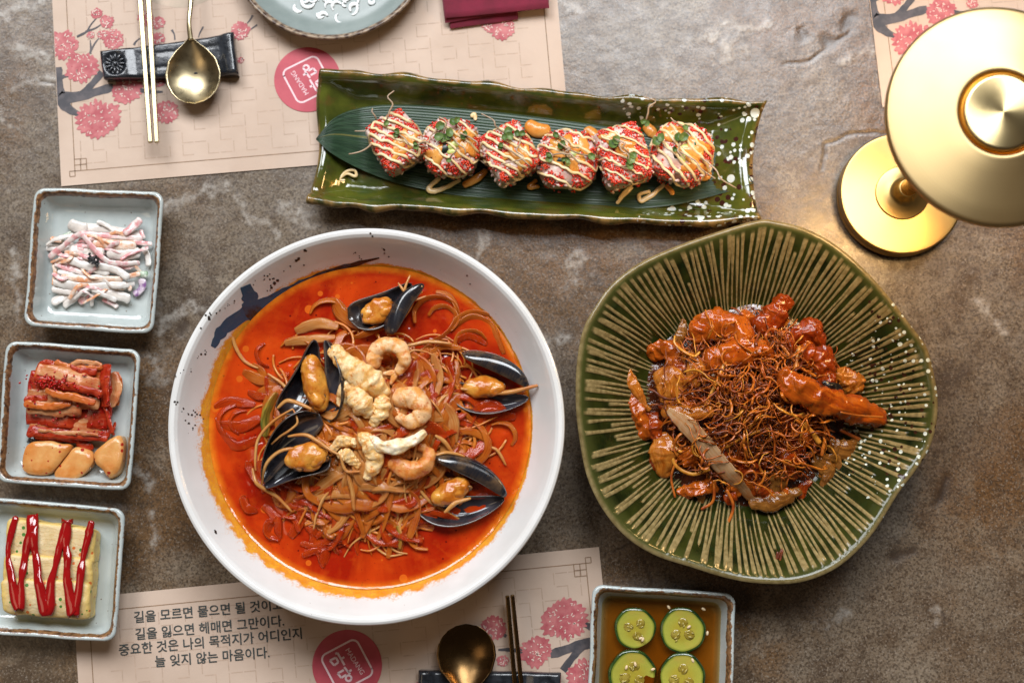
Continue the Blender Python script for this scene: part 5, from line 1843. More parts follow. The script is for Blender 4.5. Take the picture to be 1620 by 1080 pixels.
lat('cap', [(0, SHZ + 12.6), (12, SHZ + 12.5), (23.0, SHZ + 12.4), (23.8, SHZ + 12.36), (24.5, SHZ + 12.1), (25.0, SHZ + 11.6), (25.2, SHZ + 10.8), (25.2, SHZ + 7)], brass('cap_brass', (.78, .60, .30), .30, .9), shade)
t = NT('lamp_diffuser')
t.set(Base_Color=(.9, .8, .6), Emission_Color=(1.0, .66, .30), Emission_Strength=1.2)
lat('diffuser', [(0, SHZ - 4), (38, SHZ - 4), (40, SHZ - 2), (40, SHZ + 3)], t.m, lamp, 64)
ld = bpy.data.lights.new('lamp_bulb', 'AREA')
ld.shape = 'DISK'
ld.size = .075
ld.energy = .65
ld.color = (1.0, .62, .26)
lo = bpy.data.objects.new('lamp_bulb', ld)
SC.collection.objects.link(lo)
lo.parent = lamp
lo.location = (0, 0, (SHZ - 6) * .001)

# ================================================================== spoons, chopsticks, rests
def metal(name, col, rough):
    t = NT(name)
    c = t.mix(t.noise(500, 4, co=t.map((1, .1, 1))), tuple(x * .86 for x in col), col)
    t.set(Base_Color=c, Metallic=1.0, Roughness=t.ramp(t.noise(90, 4), [(.3, rough * .8), (.7, rough * 1.25)]))
    return t.m


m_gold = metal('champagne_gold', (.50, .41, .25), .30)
m_gold_shade = metal('shaded_gold', (.15, .085, .034), .26)  # gold of the lower set, the soup bowl's shadow darkened into its colour
M_SLATE = two_tone('black_stoneware', (.012, .014, .018), (.030, .034, .042), 120, rough=.26, bump=.25, Coat_Weight=.4)


def spoon(label, neck, tip, width, handle, zn, zt, zh, mat):
    a, b = P(*neck, zn), P(*tip, zt)
    L = np.linalg.norm(b - a)
    ex = (b - a) / L
    ey = np.cross([0, 0, 1], ex)
    ey /= np.linalg.norm(ey)
    ez = np.cross(ex, ey)
    root = thing('spoon', label, 'spoon', (P(*tip)[0], P(*tip)[1], MT), 'gold spoons laid on black rests')
    nu, nv = 36, 25
    u = .5 - .5 * np.cos(np.linspace(0, 1, nu) * math.pi)
    s = np.linspace(-1, 1, nv)
    U, V = np.meshgrid(u, s, indexing='ij')
    w = S(width / 2, 18) * np.clip(np.interp(U, [0, .04, .10, .2, .35, .55, .7, .82, .91, .97, 1], [.07, .12, .26, .56, .86, 1.0, .96, .82, .62, .36, .02]), .02, 1)
    dep = .0085 * np.sin(math.pi * np.clip(U, 0, 1) ** 1.15) ** .9
    def surf(dz): return (a + (U * L)[..., None] * ex + (w * V)[..., None] * ey + (-dep * (1 - V ** 2) + dz)[..., None] * ez).reshape(-1, 3)
    n = nu * nv
    vv = np.vstack([surf(0), surf(-.0011)])
    F = [f[::-1] for f in grid_faces(nu, nv)] + grid_faces(nu, nv, base=n)
    ring = [j for j in range(nv)] + [i * nv + nv - 1 for i in range(1, nu)] + [(nu - 1) * nv + j for j in range(nv - 2, -1, -1)] + [i * nv for i in range(nu - 2, 0, -1)]
    for p, q in zip(ring, ring[1:] + ring[:1]):
        F.append((p, q, q + n, p + n))
    mesh('spoon_bowl', (vv, [f[::-1] for f in F]), mat, root)
    h = [P(*p, z) for p, z in zip(handle, zh)]
    pts = np.array([a + ex * .003 - ez * .0006] + h)
    mesh('spoon_handle', sweep(pts, np.array([.95, .8, .9, 1.05, 1.2]) * S(4.6, 15), 10, .6, 0, 40), mat, root)


spoon('champagne gold spoon on the black rest beside the round grey plate', (301, 58), (308, 164), 90, [(299, 35), (302, 0), (306, -100), (310, -230)], 20, 17, [21, 19, 11, 4], m_gold)
spoon('gold spoon coloured dark for shade on the black rest below the soup bowl', (738, 1102), (738, 986), 92, [(739, 1130), (740, 1180), (742, 1280), (744, 1380)], 20, 17, [21, 19, 11, 4], m_gold_shade)


def chopstick(label, tip, end, group, mat, r0=4.0, r1=5.2, zt=18, ze=4):
    a, b = P(*tip, zt), P(*end, ze)
    L = .225
    d = b - a
    d *= L / np.linalg.norm(d)
    g = sweep(np.array([a, a + d * .5, a + d]), [S(r0, 15) * 1.25, S((r0 + r1) / 2, 15) * 1.25, S(r1, 15) * 1.25], 4, 1.0, math.pi / 4, None, False)
    o = mesh('chopstick', g, mat, smooth=False)
    bv = o.modifiers.new('bevel', 'BEVEL')
    bv.width = .0007
    bv.segments = 2
    tag(o, label, 'chopstick', group)


GC = 'metal chopsticks on black rests'
chopstick('gold chopstick on the black rest, on its flower side', (238, 226), (206, -235), GC, m_gold)
chopstick('gold chopstick on the black rest, on its spoon side', (248, 226), (222, -235), GC, m_gold)
chopstick('gold chopstick coloured dark for shade on the lower rest, on its spoon side', (802.5, 941), (842, 1400), GC, m_gold_shade, 3.6, 5.0)
chopstick('gold chopstick coloured dark for shade on the lower rest, on its flower side', (810.5, 940), (857, 1400), GC, m_gold_shade, 3.6, 5.0)


def rest(label, c4, flower_left):
    """c4 = tl,tr,br,bl of the top face, at z 12"""
    c = PS(c4, 12)
    root = thing('cutlery_rest', label, 'cutlery rest', (*c.mean(0)[:2], MT), 'black stoneware cutlery rests')
    nu, nv = 80, 22
    u, v_ = np.linspace(-1, 1, nu), np.linspace(-1, 1, nv)
    U, V = np.meshgrid(u, v_, indexing='ij')
    xy = bilin(c, U.ravel(), V.ravel())
    fl = -1 if flower_left else 1
    W_ = U * -fl          # +1 at the plain end, -1 at the flower end
    z = np.interp(W_, [-1, -.62, -.50, 0, .6, .78, .86, .93, 1], [12.6, 12.4, 10.6, 9.6, 10.4, 12, 14.5, 15.5, 14.6])
    e = np.minimum(1 - np.abs(U) ** 1, (1 - np.abs(V)) * .28)
    z = z - 2.4 * np.clip(1 - e / .035, 0, 1) ** 2
    d2 = ((W_ + .80) / .14) ** 2 + (V / .70) ** 2
    z = z - 2.0 * np.clip(1.25 - d2, 0, .25) / .25
    z = z - .6 * np.clip(1 - np.abs(np.abs(V) - .42) / .12, 0, 1) * np.clip((W_ + .45) / .1, 0, 1) * np.clip((.8 - W_) / .1, 0, 1)
    top = np.column_stack([xy, z.ravel() * .001])
    n = len(top)
    bot = top.copy()
    cc = top[:, :2].mean(0)
    bot[:, 2] = MT + .0002
    bot[:, :2] = cc + (bot[:, :2] - cc) * .985
    F = [f[::-1] for f in grid_faces(nu, nv)] + grid_faces(nu, nv, base=n)
    ring = [j for j in range(nv)] + [i * nv + nv - 1 for i in range(1, nu)] + [(nu - 1) * nv + j for j in range(nv - 2, -1, -1)] + [i * nv for i in range(nu - 2, 0, -1)]
    for p, q in zip(ring, ring[1:] + ring[:1]):
        F.append((p, q, q + n, p + n))
    body = mesh('rest_body', rough((np.vstack([top, bot]), [f[::-1] for f in F]), .0003, 70, 2), M_SLATE, root)
    f0 = bilin(c, np.array([fl * .80]), np.array([0.0]))[0]
    for k in range(12):
        a = 2 * math.pi * k / 12
        p = f0 + .0058 * np.array([math.cos(a), math.sin(a)])
        mesh('carved_petal', blob((p[0], p[1], .0112), (.0034, .0013, .0013), (0, 0, a), 0, 1, 2), M_SLATE, body)
    mesh('flower_centre', blob((f0[0], f0[1], .0112), (.0018, .0018, .0010), (0, 0, 0), 0, 1, 2), M_SLATE, body)


rest('black stoneware rest with carved flower under the champagne spoon', [(157, 80), (370, 51), (377, 117), (163, 124)], True)
rest('black stoneware rest with carved flower under the shade-darkened gold spoon', [(662, 1060), (888, 1064), (885, 1132), (658, 1128)], False)

# ================================================================== round plate and napkin
QC = P(522, -94, 20)
QR = S(167, 20) * 1000
pr = [(0, 5), (60, 5), (QR * .78, 6), (QR * .86, 9), (QR * .93, 15.5), (QR * .958, 18.4), (QR * .975, 20), (QR * .99, 20.2), (QR, 19.2), (QR * .995, 17), (QR * .95, 11), (QR * .84, 4.5), (QR * .66, 2), (QR * .64, .7), (QR * .5, .7), (0, 2)]
v, f = lathe(np.array(pr) * .001, (QC[0], QC[1], 0), 128)
ed = np.repeat([0, 0, 0, 0, .0, .95, .45, .6, .75, .5, .3, .3, .3, .3, .3, .3], 128)
t = NT('grey_plate_glaze')
e = t.attr('edge')
c = t.mix(t.ramp(t.noise(40, 4), [(.35, 0.0), (.65, 1.0)]), (.20, .24, .23), (.26, .30, .285))
br = t.mix(t.ramp(t.noise(220, 5), [(.4, 0.0), (.6, 1.0)]), (.06, .03, .02), (.34, .25, .17))
c = t.mix(t.ramp(t.math('ADD', e, t.math('MULTIPLY', t.math('SUBTRACT', t.noise(180, 5), .5), .6)), [(.25, 0.0), (.45, 1.0)]), c, br)
t.set(Base_Color=c, Roughness=.3)
rp = thing('round_plate', 'round grey-blue plate with brown rim and white painted flowers', 'plate', (QC[0], QC[1], MT))
rpb = mesh('plate_body', (v, f), t.m, rp, attrs={'edge': ed})
m_slip = simple('white_slip', (.78, .80, .80), .15, .06, 100)
rr = random.Random(3)
geos = []
for k in range(110):
    a, d = rr.random() * 6.28, 88 * math.sqrt(rr.random())
    x, y = 528 + d * math.cos(a) * .95, -42 + d * math.sin(a) * .82
    b, R = rr.random() * 6.28, rr.uniform(3, 11)
    sw = rr.uniform(1.6, 4.4)
    pts = np.array([P(x + R * math.cos(b + sw * q), y + R * math.sin(b + sw * q), 5.4 + .6 * rr.random()) for q in np.linspace(0, 1, 8)])
    geos.append(sweep(pts, np.array([.4, 1, 1.1, .5]) * S(rr.uniform(1.8, 3.8)), 7, .30, 0, 14))
mesh('painted_flowers', join(geos), m_slip, rpb, kind='stuff')

t = NT('burgundy_cloth')
cx_ = t.math('SINE', t.math('MULTIPLY', t.sep()[0], 9000.0))
cy_ = t.math('SINE', t.math('MULTIPLY', t.sep()[1], 9000.0))
c = t.mix(t.ramp(t.noise(60, 5), [(.35, 0.0), (.65, 1.0)]), (.13, .003, .018), (.20, .005, .030))
t.set(Base_Color=c, Roughness=.85)
t.p.inputs['Sheen Weight'].default_value = .3
t.bump(t.math('ADD', cx_, cy_), .2, .0004)
m_cloth = t.m


def cloth_layer(quad, z0, z1, seed, mat, parent):
    c = PS(quad, z1)
    nu, nv = 60, 40
    u, v_ = np.linspace(-1, 1, nu), np.linspace(-1, 1, nv)
    U, V = np.meshgrid(u, v_, indexing='ij')
    xy = bilin(c, U.ravel(), V.ravel())
    e = np.minimum((1 - np.abs(U)) * 1.3, (1 - np.abs(V)))
    k = np.sqrt(np.clip(1 - (1 - np.clip(e / .035, 0, 1)) ** 2, 0, 1)).ravel()
    wv = .5 * fbm(np.column_stack([xy * 30, np.full(len(xy), seed)]), 2, seed)
    zm = (z0 + z1) / 2
    top = np.column_stack([xy, (zm + (z1 - zm) * k + wv) * .001])
    bot = np.column_stack([xy, (zm - (zm - z0) * k + np.maximum(wv, 0) * .3) * .001])
    n = len(top)
    F = [f[::-1] for f in grid_faces(nu, nv)] + grid_faces(nu, nv, base=n)
    mesh('cloth_fold', (np.vstack([top, bot]), [f[::-1] for f in F]), mat, parent)


np_c = P(785, -20)
nk = thing('napkin', 'folded burgundy cloth napkin beside the round grey plate', 'napkin', (np_c[0], np_c[1], MT))
cloth_layer([(690, -150), (812, -160), (820, 30), (712, 45)], .7, 4.2, 1, m_cloth, nk)
cloth_layer([(684, -150), (856, -170), (866, 10), (704, 36)], 4.2, 7.6, 2, m_cloth, nk)
cloth_layer([(682, -150), (858, -172), (869, 12), (703, 28)], 7.6, 11.5, 3, m_cloth, nk)

# ================================================================== slaw
m_sl_w = two_tone('slaw_radish', (.66, .60, .55), (.78, .74, .69), 120, rough=.16, bump=.35, bscale=200, Coat_Weight=.4)
m_sl_p = two_tone('slaw_pink', (.70, .30, .31), (.78, .67, .63), 150, .40, .56, .16, .3, 200, Coat_Weight=.4)
m_sl_o = two_tone('slaw_carrot', (.70, .30, .14), (.78, .64, .53), 150, .40, .6, .16, .3, 200, Coat_Weight=.4)
m_sl_c = two_tone('slaw_cabbage', (.22, .10, .26), (.66, .56, .62), 150, .42, .56, .2, .25, 200)
m_sl_g = two_tone('slaw_cucumber', (.22, .32, .20), (.70, .74, .64), 150, .42, .58, .2, .25, 200)
m_sesame = simple('black_sesame', (.012, .011, .012), .35, .4)


def zs(x, y): return 60 + x / 6.353, 330 + y / 6.353


SL = 'creamy slaw strips in the square dish'
def slaw(pl, w, lift, mat, lab, flat=.42, curve=None):
    pts = np.array([P(*zs(*p), D_SLAW.floor + l) for p, l in zip(pl, np.broadcast_to(lift, len(pl)))])
    g = sweep(pts, np.array([1.0, 1, 1, 1.0]) * S(w * .56 / 6.353, 12), 14, flat, RNG.uniform(-.3, .3), 22)
    tag(mesh('slaw_strip', rough(g, .0007, 140, RNG.randrange(999)), mat), lab, 'slaw strip', SL)


for pl, w, lf, mt, lab in [
    ([(330, 150), (400, 190), (480, 200)], 105, 5, m_sl_w, 'thick white radish wedge at the slaw corner by the placemat'), ([(440, 190), (700, 210), (1020, 270)], 90, 4, m_sl_w, 'long white radish strip along the placemat side of the slaw'), ([(430, 250), (700, 270), (1050, 295)], 55, 7, m_sl_p, 'long pink-tinged strip on the placemat side of the heap'),
    ([(1030, 110), (960, 180), (880, 240)], 85, 9, m_sl_p, 'pink-tipped radish stick jutting from the slaw'), ([(610, 135), (700, 170), (760, 230)], 40, 8, m_sl_w, 'thin bent strip on the placemat side of the slaw'), ([(135, 300), (240, 320)], 55, 3, m_sl_o, 'short orange carrot end poking from the slaw'), ([(60, 390), (180, 395), (420, 390)], 75, 4, m_sl_w, 'white radish strip jutting toward the dish edge'),
    ([(500, 345), (720, 355), (970, 375)], 90, 8, m_sl_o, 'broad strip with orange carrot edge in the slaw'), ([(960, 340), (1060, 350), (1145, 360)], 45, 7, m_sl_p, 'red-tipped strip pointing at the dish edge'), ([(120, 490), (240, 390), (420, 260), (560, 400), (680, 520), (860, 560), (1020, 545)], 52, [6, 9, 13, 14, 13, 11, 9], m_sl_p, 'long pink peel bent across the whole slaw heap'),
    ([(340, 420), (480, 420), (640, 430)], 110, 7, m_sl_w, 'wide white radish strip in the middle of the slaw'), ([(720, 460), (860, 460), (1010, 440)], 100, 7, m_sl_w, 'wide white strip beside the purple edge'), ([(830, 510), (950, 445), (1110, 400)], 35, 10, m_sl_p, 'thin pinkish strip crossing the slaw'), ([(1060, 400), (1100, 470), (1110, 570)], 60, 5, m_sl_w, 'curved white strip at the edge of the slaw'),
    ([(190, 540), (300, 590), (500, 650)], 75, 7, m_sl_p, 'red-ended radish strip in the slaw'), ([(330, 500), (480, 560), (700, 640)], 100, 9, m_sl_w, 'broad creamy strip under the black sesame'), ([(610, 580), (780, 620), (900, 690)], 75, 11, m_sl_w, 'tapered white strip right below the sesame'), ([(210, 630), (420, 690), (640, 690)], 45, 9, m_sl_w, 'slim white strip over the orange ones'),
    ([(240, 690), (480, 715), (840, 700)], 55, 9, m_sl_o, 'long orange-tinged strip across the kimchi side of the slaw'), ([(840, 690), (930, 670), (1010, 650)], 45, 8, m_sl_o, 'carrot strip next to the pale green end'), ([(1000, 655), (1060, 655), (1095, 660)], 60, 6, m_sl_g, 'pale green cucumber end in the slaw'), ([(170, 745), (480, 790), (880, 775)], 80, 8, m_sl_w, 'long straight white radish stick at the kimchi side of the slaw'),
    ([(870, 750), (910, 790), (935, 815)], 45, 7, m_sl_o, 'short orange carrot tip at the kimchi side of the slaw'), ([(1050, 720), (1050, 800), (970, 860)], 70, 4, m_sl_c, 'purple-edged cabbage piece in the slaw'), ([(560, 820), (740, 860), (910, 910)], 90, 6, m_sl_w, 'blunt white radish stick pointing out toward the kimchi dish'), ([(160, 800), (300, 820), (480, 830)], 90, 5, m_sl_w, 'flat white strip under the straight stick'),
    ([(300, 850), (220, 900), (160, 940)], 85, 3, m_sl_w, 'square-cut radish end fanned out at the kimchi side of the slaw'), ([(400, 870), (340, 920), (270, 970)], 70, 3, m_sl_w, 'second fanned radish end at the kimchi side of the slaw'), ([(480, 860), (450, 900), (430, 940)], 75, 3, m_sl_p, 'third fanned radish end with pink blush'), ([(540, 880), (540, 920), (540, 965)], 45, 3, m_sl_w, 'narrow fanned radish end beside the pink one'),
    ([(660, 910), (730, 950), (790, 990)], 50, 3, m_sl_p, 'pink radish tip lying beside the slaw, toward the kimchi'), ([(160, 560), (170, 650), (160, 760)], 40, 6, m_sl_o, 'orange strip down the side of the slaw'), ([(540, 850), (680, 880), (760, 900)], 35, 4, m_sl_g, 'thin green strip under the blunt radish stick'), ([(330, 240), (260, 270), (245, 330)], 25, 6, m_sl_g, 'thin green sliver on the placemat side of the slaw'), ([(1040, 210), (1050, 260), (1065, 300)], 40, 5, m_sl_p, 'red-edged strip end beside the slaw, toward the placemat')]:
    slaw(pl, w, lf, mt, lab)
rr = random.Random(66)
for k in range(34):
    x, y = rr.uniform(180, 960), rr.uniform(230, 860)
    a, L = rr.gauss(.05, .35), rr.uniform(160, 420)
    q = rr.uniform(-.5, .5)
    pl = [(x - L / 2 * math.cos(a - q), y - L / 2 * math.sin(a - q)), (x, y), (x + L / 2 * math.cos(a + q), y + L / 2 * math.sin(a + q))]
    pl = [(min(1110, max(90, u)), min(960, max(150, v))) for u, v in pl]
    mt = rr.choice([m_sl_w, m_sl_p, m_sl_p, m_sl_p, m_sl_o])
    lab = {'slaw_radish': 'thin white shred', 'slaw_pink': 'thin pink-edged shred', 'slaw_carrot': 'thin orange carrot shred'}[mt.name] + (' on the placemat side of the slaw' if y < 420 else ' across the middle of the slaw' if y < 640 else ' on the kimchi side of the slaw')
    slaw(pl, rr.uniform(24, 44), [rr.uniform(4, 9), rr.uniform(8, 12.5), rr.uniform(4, 9)], mt, lab)
rr = random.Random(6)
for k in range(40):
    x, y = rr.gauss(555, 26), rr.gauss(520, 20)
    o = mesh('black_sesame_seed', blob(P(*zs(x, y + (x - 555) * .55), D_SLAW.floor + 16.0 + rr.uniform(-.5, 1)), (.0016, .0010, .0008), (rr.random(), rr.random(), rr.random() * 3), 0, 1, 2), m_sesame)
    tag(o, 'tiny black sesame seed in the clump on the slaw', 'sesame seed', 'black sesame seeds on the slaw')

# ================================================================== kimchi
m_k_red = fibre('kimchi_red', (.30, .010, .004), (.50, .060, .016), (.24, .006, .003), .12, 5, .8, specks=((.28, .004, .003), 230, -.05, .22), coat=.7)
m_k_pale = fibre('kimchi_stem', (.52, .16, .045), (.64, .36, .18), (.46, .08, .018), .13, 6, .55, specks=((.40, .014, .006), 150, -.10, .22), coat=.6, blot=.7)
m_k_org = fibre('kimchi_orange', (.48, .085, .012), (.60, .19, .040), (.38, .03, .006), .12, 6, .6, specks=((.36, .010, .005), 190, -.05, .2), coat=.6)
m_k_rad = two_tone('pickled_radish', (.58, .20, .04), (.68, .36, .12), 60, .36, .62, .22, .4, 160, sss=.1, specks=((.36, .02, .008), 170, -.08, .28))


def zk(x, y): return 20 + x / 5.142, 560 + y / 5.142


KG = 'kimchi pieces in the square dish'
def kim(pl, w, lf, mt, lab, flat=.22, tw=0.0, amp=.0010):
    pts = np.array([P(*zk(*p), D_KIM.floor + l) for p, l in zip(pl, np.broadcast_to(lf, len(pl)))])
    g = sweep(pts, np.array([.85, 1, 1.03, .9]) * S(w / 2 / 5.142, 18), 20, flat, tw, 60)
    g = rough(rough(g, amp * 1.3, 70, RNG.randrange(999), 3), amp * .5, 260, RNG.randrange(999), 2)
    tag(mesh('kimchi_piece', g, mt), lab, 'kimchi piece', KG)


for pl, w, lf, mt, lab, fl, tw in [
    ([(130, 250), (450, 280), (780, 320)], 300, 9, m_k_red, 'broad red leaf lying under the top of the kimchi stack', .16, 0), ([(120, 440), (450, 460), (790, 480)], 290, 9, m_k_red, 'broad red leaf folded inside the kimchi stack', .16, .06), ([(200, 160), (450, 180), (760, 200)], 200, 13, m_k_org, 'orange leaf folded inside the slaw-dish side of the stack', .2, 0),
    ([(130, 330), (380, 350), (700, 400)], 120, 17, m_k_pale, 'pale cabbage layer in the middle of the stack', .22, .1),
    ([(140, 620), (380, 650), (780, 640)], 130, 6, m_k_red, 'bottom red kimchi leaf of the stack', .3, 0), ([(150, 500), (420, 540), (770, 560)], 230, 8, m_k_pale, 'broad pale cabbage stem face on the radish side of the stack', .16, .12), ([(180, 640), (400, 660), (760, 690)], 60, 12, m_k_red, 'frilled red leaf edge along the radish side of the stack', .5, .3), ([(220, 610), (420, 640), (700, 660)], 30, 15, m_k_pale, 'thin pale leaf edge on the radish side of the stack', .5, .3),
    ([(130, 430), (300, 450), (540, 440)], 110, 16, m_k_pale, 'pale rib of kimchi at the side of the stack', .3, .2), ([(100, 400), (280, 420), (460, 395)], 62, 20, m_k_org, 'orange kimchi strip over the pale rib', .4, .1), ([(110, 370), (260, 350), (420, 330)], 60, 18, m_k_red, 'red kimchi fold above the orange strip', .4, .2),
    ([(280, 290), (430, 335), (660, 400)], 58, 25, m_k_org, 'bright orange carrot strip across the top of the stack', .45, .2), ([(190, 210), (400, 240), (720, 320)], 70, 23, m_k_red, 'dark red pepper-coated leaf on top of the stack', .5, .2), ([(210, 130), (430, 165), (700, 250)], 110, 22, m_k_pale, 'pale cabbage stem on the slaw-dish side of the stack', .25, -.1), ([(140, 200), (180, 240), (200, 320)], 60, 15, m_k_red, 'crumpled red leaf at the side of the stack', .5, .3),
    ([(210, 110), (270, 70), (340, 90)], 60, 14, m_k_red, 'curled red leaf at the slaw-dish corner of the stack', .5, .2), ([(350, 60), (500, 120), (720, 120)], 50, 18, m_k_org, 'arched orange leaf rim beyond the stack, toward the slaw dish', .5, .3), ([(480, 90), (600, 70), (720, 90)], 50, 14, m_k_pale, 'pale leaf tip beyond the stack, toward the slaw dish', .4, .2), ([(760, 90), (740, 230), (760, 420)], 110, 17, m_k_red, 'red leaf folded down the side of the stack', .25, .5),
    ([(800, 160), (840, 280), (800, 420)], 110, 9, m_k_pale, 'pale leaf hanging beside the stack', .25, .3), ([(850, 150), (870, 250), (830, 400)], 60, 7, m_k_org, 'orange leaf edge beside the stack', .4, .3), ([(740, 400), (770, 520), (800, 640)], 44, 14, m_k_red, 'red folded edge at the end of the stack', .5, .6), ([(830, 560), (825, 610), (820, 660)], 26, 5, m_k_red, 'small red leaf shred by the stack', .5, .3), ([(540, 720), (600, 760), (650, 760)], 60, 6, m_k_red, 'red leaf scrap between the stack and the radish', .5, .2),
    ([(470, 100), (560, 140), (680, 150)], 60, 20, m_k_red, 'red fold under the arched rim', .4, .2), ([(560, 270), (650, 300), (720, 330)], 50, 20, m_k_red, 'red fold beside the carrot strip', .4, .2)]:
    kim(pl, w, lf, mt, lab, fl, tw)
rr = random.Random(31)
bits = []
for k in range(170):
    x, y = rr.uniform(130, 800), rr.uniform(90, 700)
    if rr.random() < .5:
        x, y = rr.gauss(300, 90), rr.gauss(230, 35)
    z = D_KIM.floor + 12 + 14 * math.exp(-((y - 240) / 220) ** 2) + rr.uniform(-1, 1)
    bits.append(blob(P(*zk(x, y), z), (.0014 * rr.uniform(.5, 1.3), .0009, .0005), (rr.random(), rr.random(), rr.random() * 3), .0002, 600, 1, k))
o = mesh('pepper_flakes', join(bits), simple('pepper_flake', (.42, .008, .006), .15, .4, 200), kind='stuff')
tag(o, 'wet red pepper flakes over the kimchi', 'pepper flakes')


def wedge(label, poly, z1, seed):
    p = np.array([P(*zk(*q), D_KIM.floor + z1)[:2] for q in closed_spline(poly, 36)])
    cc = p.mean(0)
    lp = []
    for k, z in [(.05, .3), (.9, .3), (1.0, 1.2), (1.0, z1 * .7), (.99, z1 * .9), (.955, z1 * 1.0), (.6, z1 + .4), (.02, z1 + .5)]:
        q = cc + (p - cc) * k
        lp.append(np.column_stack([q, np.full(len(q), (D_KIM.floor + z) * .001)]))
    g = rough(rings(lp, (True, True)), .0009, 80, seed)
    tag(mesh('radish_cube', g, m_k_rad), label, 'pickled radish', 'pickled radish chunks beside the kimchi')


wedge('orange pickled radish chunk in the dish corner, facing the black scrap', [(110, 750), (230, 700), (400, 730), (470, 760), (330, 950), (200, 985), (75, 930)], 13, 1)
wedge('half-round pickled radish slice between the two other chunks', [(330, 970), (420, 850), (520, 760), (650, 800), (640, 900), (520, 1010), (390, 1020)], 11, 2)
wedge('angular pickled radish chunk under the end of the kimchi stack', [(670, 790), (780, 700), (870, 655), (905, 740), (880, 930), (780, 1010), (720, 930), (670, 880)], 14, 3)
o = mesh('seaweed_scrap', rough(sweep(np.array([P(*zk(130, 720), 9), P(*zk(160, 700), 11), P(*zk(195, 695), 9)]), [.002, .004, .003], 10, .5, 0, 14), .001, 200, 4), m_black)
tag(o, 'small black scrap tucked beside the pickled radish', 'scrap')

# ================================================================== rolled omelette with ketchup
def ze(x, y): return x / 3.24, 760 + y / 3.24


t = NT('omelette')
lay = t.vor(220, 'DISTANCE_TO_EDGE')
sp = t.math('SINE', t.math('MULTIPLY', t.math('ADD', t.attr('layer'), t.math('MULTIPLY', t.noise(95, 5), .85)), 26.0))
c = t.mix(t.ramp(t.noise(90, 5), [(.35, 0.0), (.65, 1.0)]), (.62, .44, .20), (.72, .58, .34))
c = t.mix(t.ramp(sp, [(.80, 0.0), (1.0, .48)]), c, (.46, .26, .08))
c = t.mix(t.attr('skin'), c, t.mix(t.noise(80, 4), (.70, .46, .11), (.78, .58, .22)))
c = t.mix(t.spots(170, -.14, .24), c, (.06, .19, .025))
c = t.mix(t.spots(125, -.20, .19, co=t.map((1, 1, 1), rot=(0, 0, 1))), c, (.66, .16, .03))
t.set(Base_Color=c, Roughness=.42)
t.bump(t.math('ADD', t.noise(260, 5), t.math('MULTIPLY', sp, .04)), .45, .0012)
t.sss(.15, (.004, .002, .001))
M_OM = t.m


def omelette(label, quad, z0, z1, zb, seed):
    """quad = tl,tr,br,bl in zoom px; the upper edge stands at z1, the lower at zb"""
    c = np.array([P(*ze(*q), (z1 + z0) / 2) for q in quad])
    v, f = ico(5)
    k = (np.abs(v) ** 9).sum(1) ** (-1 / 9)
    v = v * k[:, None]
    xy = bilin(c, v[:, 0], v[:, 1])
    tz = np.where(v[:, 1] > 0, z1, z1 + (z1 - zb) * np.clip(v[:, 1], -1, 0))
    z = z0 + (tz - z0) * (v[:, 2] * .5 + .5)
    g = np.column_stack([xy, z * .001])
    g = g + np.stack([fbm(g * 90 + 5 * q, 3, seed + q) for q in range(3)], 1) * .0009
    lay_ = np.hypot(v[:, 0] * .42, (v[:, 1] + .1) * 1.25) + .04 * np.sin(5 * v[:, 0] + seed)
    o = mesh('omelette_slice', (g, f), M_OM, attrs={'layer': lay_, 'skin': np.clip((np.maximum(np.abs(v[:, 0]), np.abs(v[:, 1])) - .80) / .14, 0, 1)})
    tag(o, label, 'omelette slice', 'rolled omelette slices under ketchup')


FZ = D_EGG.floor
omelette('omelette slice at the kimchi-dish end of the row', [(52, 183), (508, 246), (498, 432), (40, 412)], FZ + .3, FZ + 19, FZ + 17, 1)
omelette('middle omelette slice between the two others under ketchup', [(36, 366), (496, 396), (484, 560), (26, 545)], FZ + .3, FZ + 21, FZ + 18, 2)
omelette('omelette slice at the verse-placemat end of the row', [(18, 495), (486, 512), (472, 712), (30, 680)], FZ + .3, FZ + 23, FZ + 19, 3)
t = NT('ketchup')
t.set(Base_Color=t.mix(t.noise(60, 3), (.24, .003, .004), (.36, .007, .007)), Roughness=.10)
t.p.inputs['Coat Weight'].default_value = .6
t.bump(t.noise(90, 3), .2, .002)
M_KET = t.m
kp = [(80, 190, 7), (52, 290, 7), (42, 390, 7), (62, 520, 9), (98, 655, 12), (108, 520, 9), (130, 370, 8), (158, 260, 13), (168, 180, 13), (170, 280, 13), (182, 380, 9), (198, 520, 9), (240, 670, 13), (265, 510, 9), (292, 390, 8), (325, 280, 13), (345, 205, 13), (335, 300, 12), (345, 400, 9), (348, 520, 9), (380, 685, 13), (408, 520, 9), (425, 390, 8), (452, 290, 9), (470, 215, 9)]


def ket_z(y): return FZ + np.interp(y, [150, 190, 215, 380, 400, 500, 530, 660, 705], [10, 18, 20.5, 19.8, 22.2, 21.5, 24.6, 23.2, 21]) + .6


pts = np.array([P(*ze(x, y), ket_z(y)) for x, y, r in kp])
kw = spline(np.array([[r] for x, y, r in kp], float), 220)[:, 0]
kw = kw * (1 + .22 * fbm(np.column_stack([np.arange(220) * .22, np.zeros(220), np.zeros(220)]), 3, 5))
g = sweep(spline(pts, 220), kw * S(1 / 1.5, 20), 14, .5)
o = mesh('ketchup_zigzag', rough(g, .0005, 110, 7), M_KET)
tag(o, 'glossy red ketchup zigzag over the rolled omelette', 'ketchup')

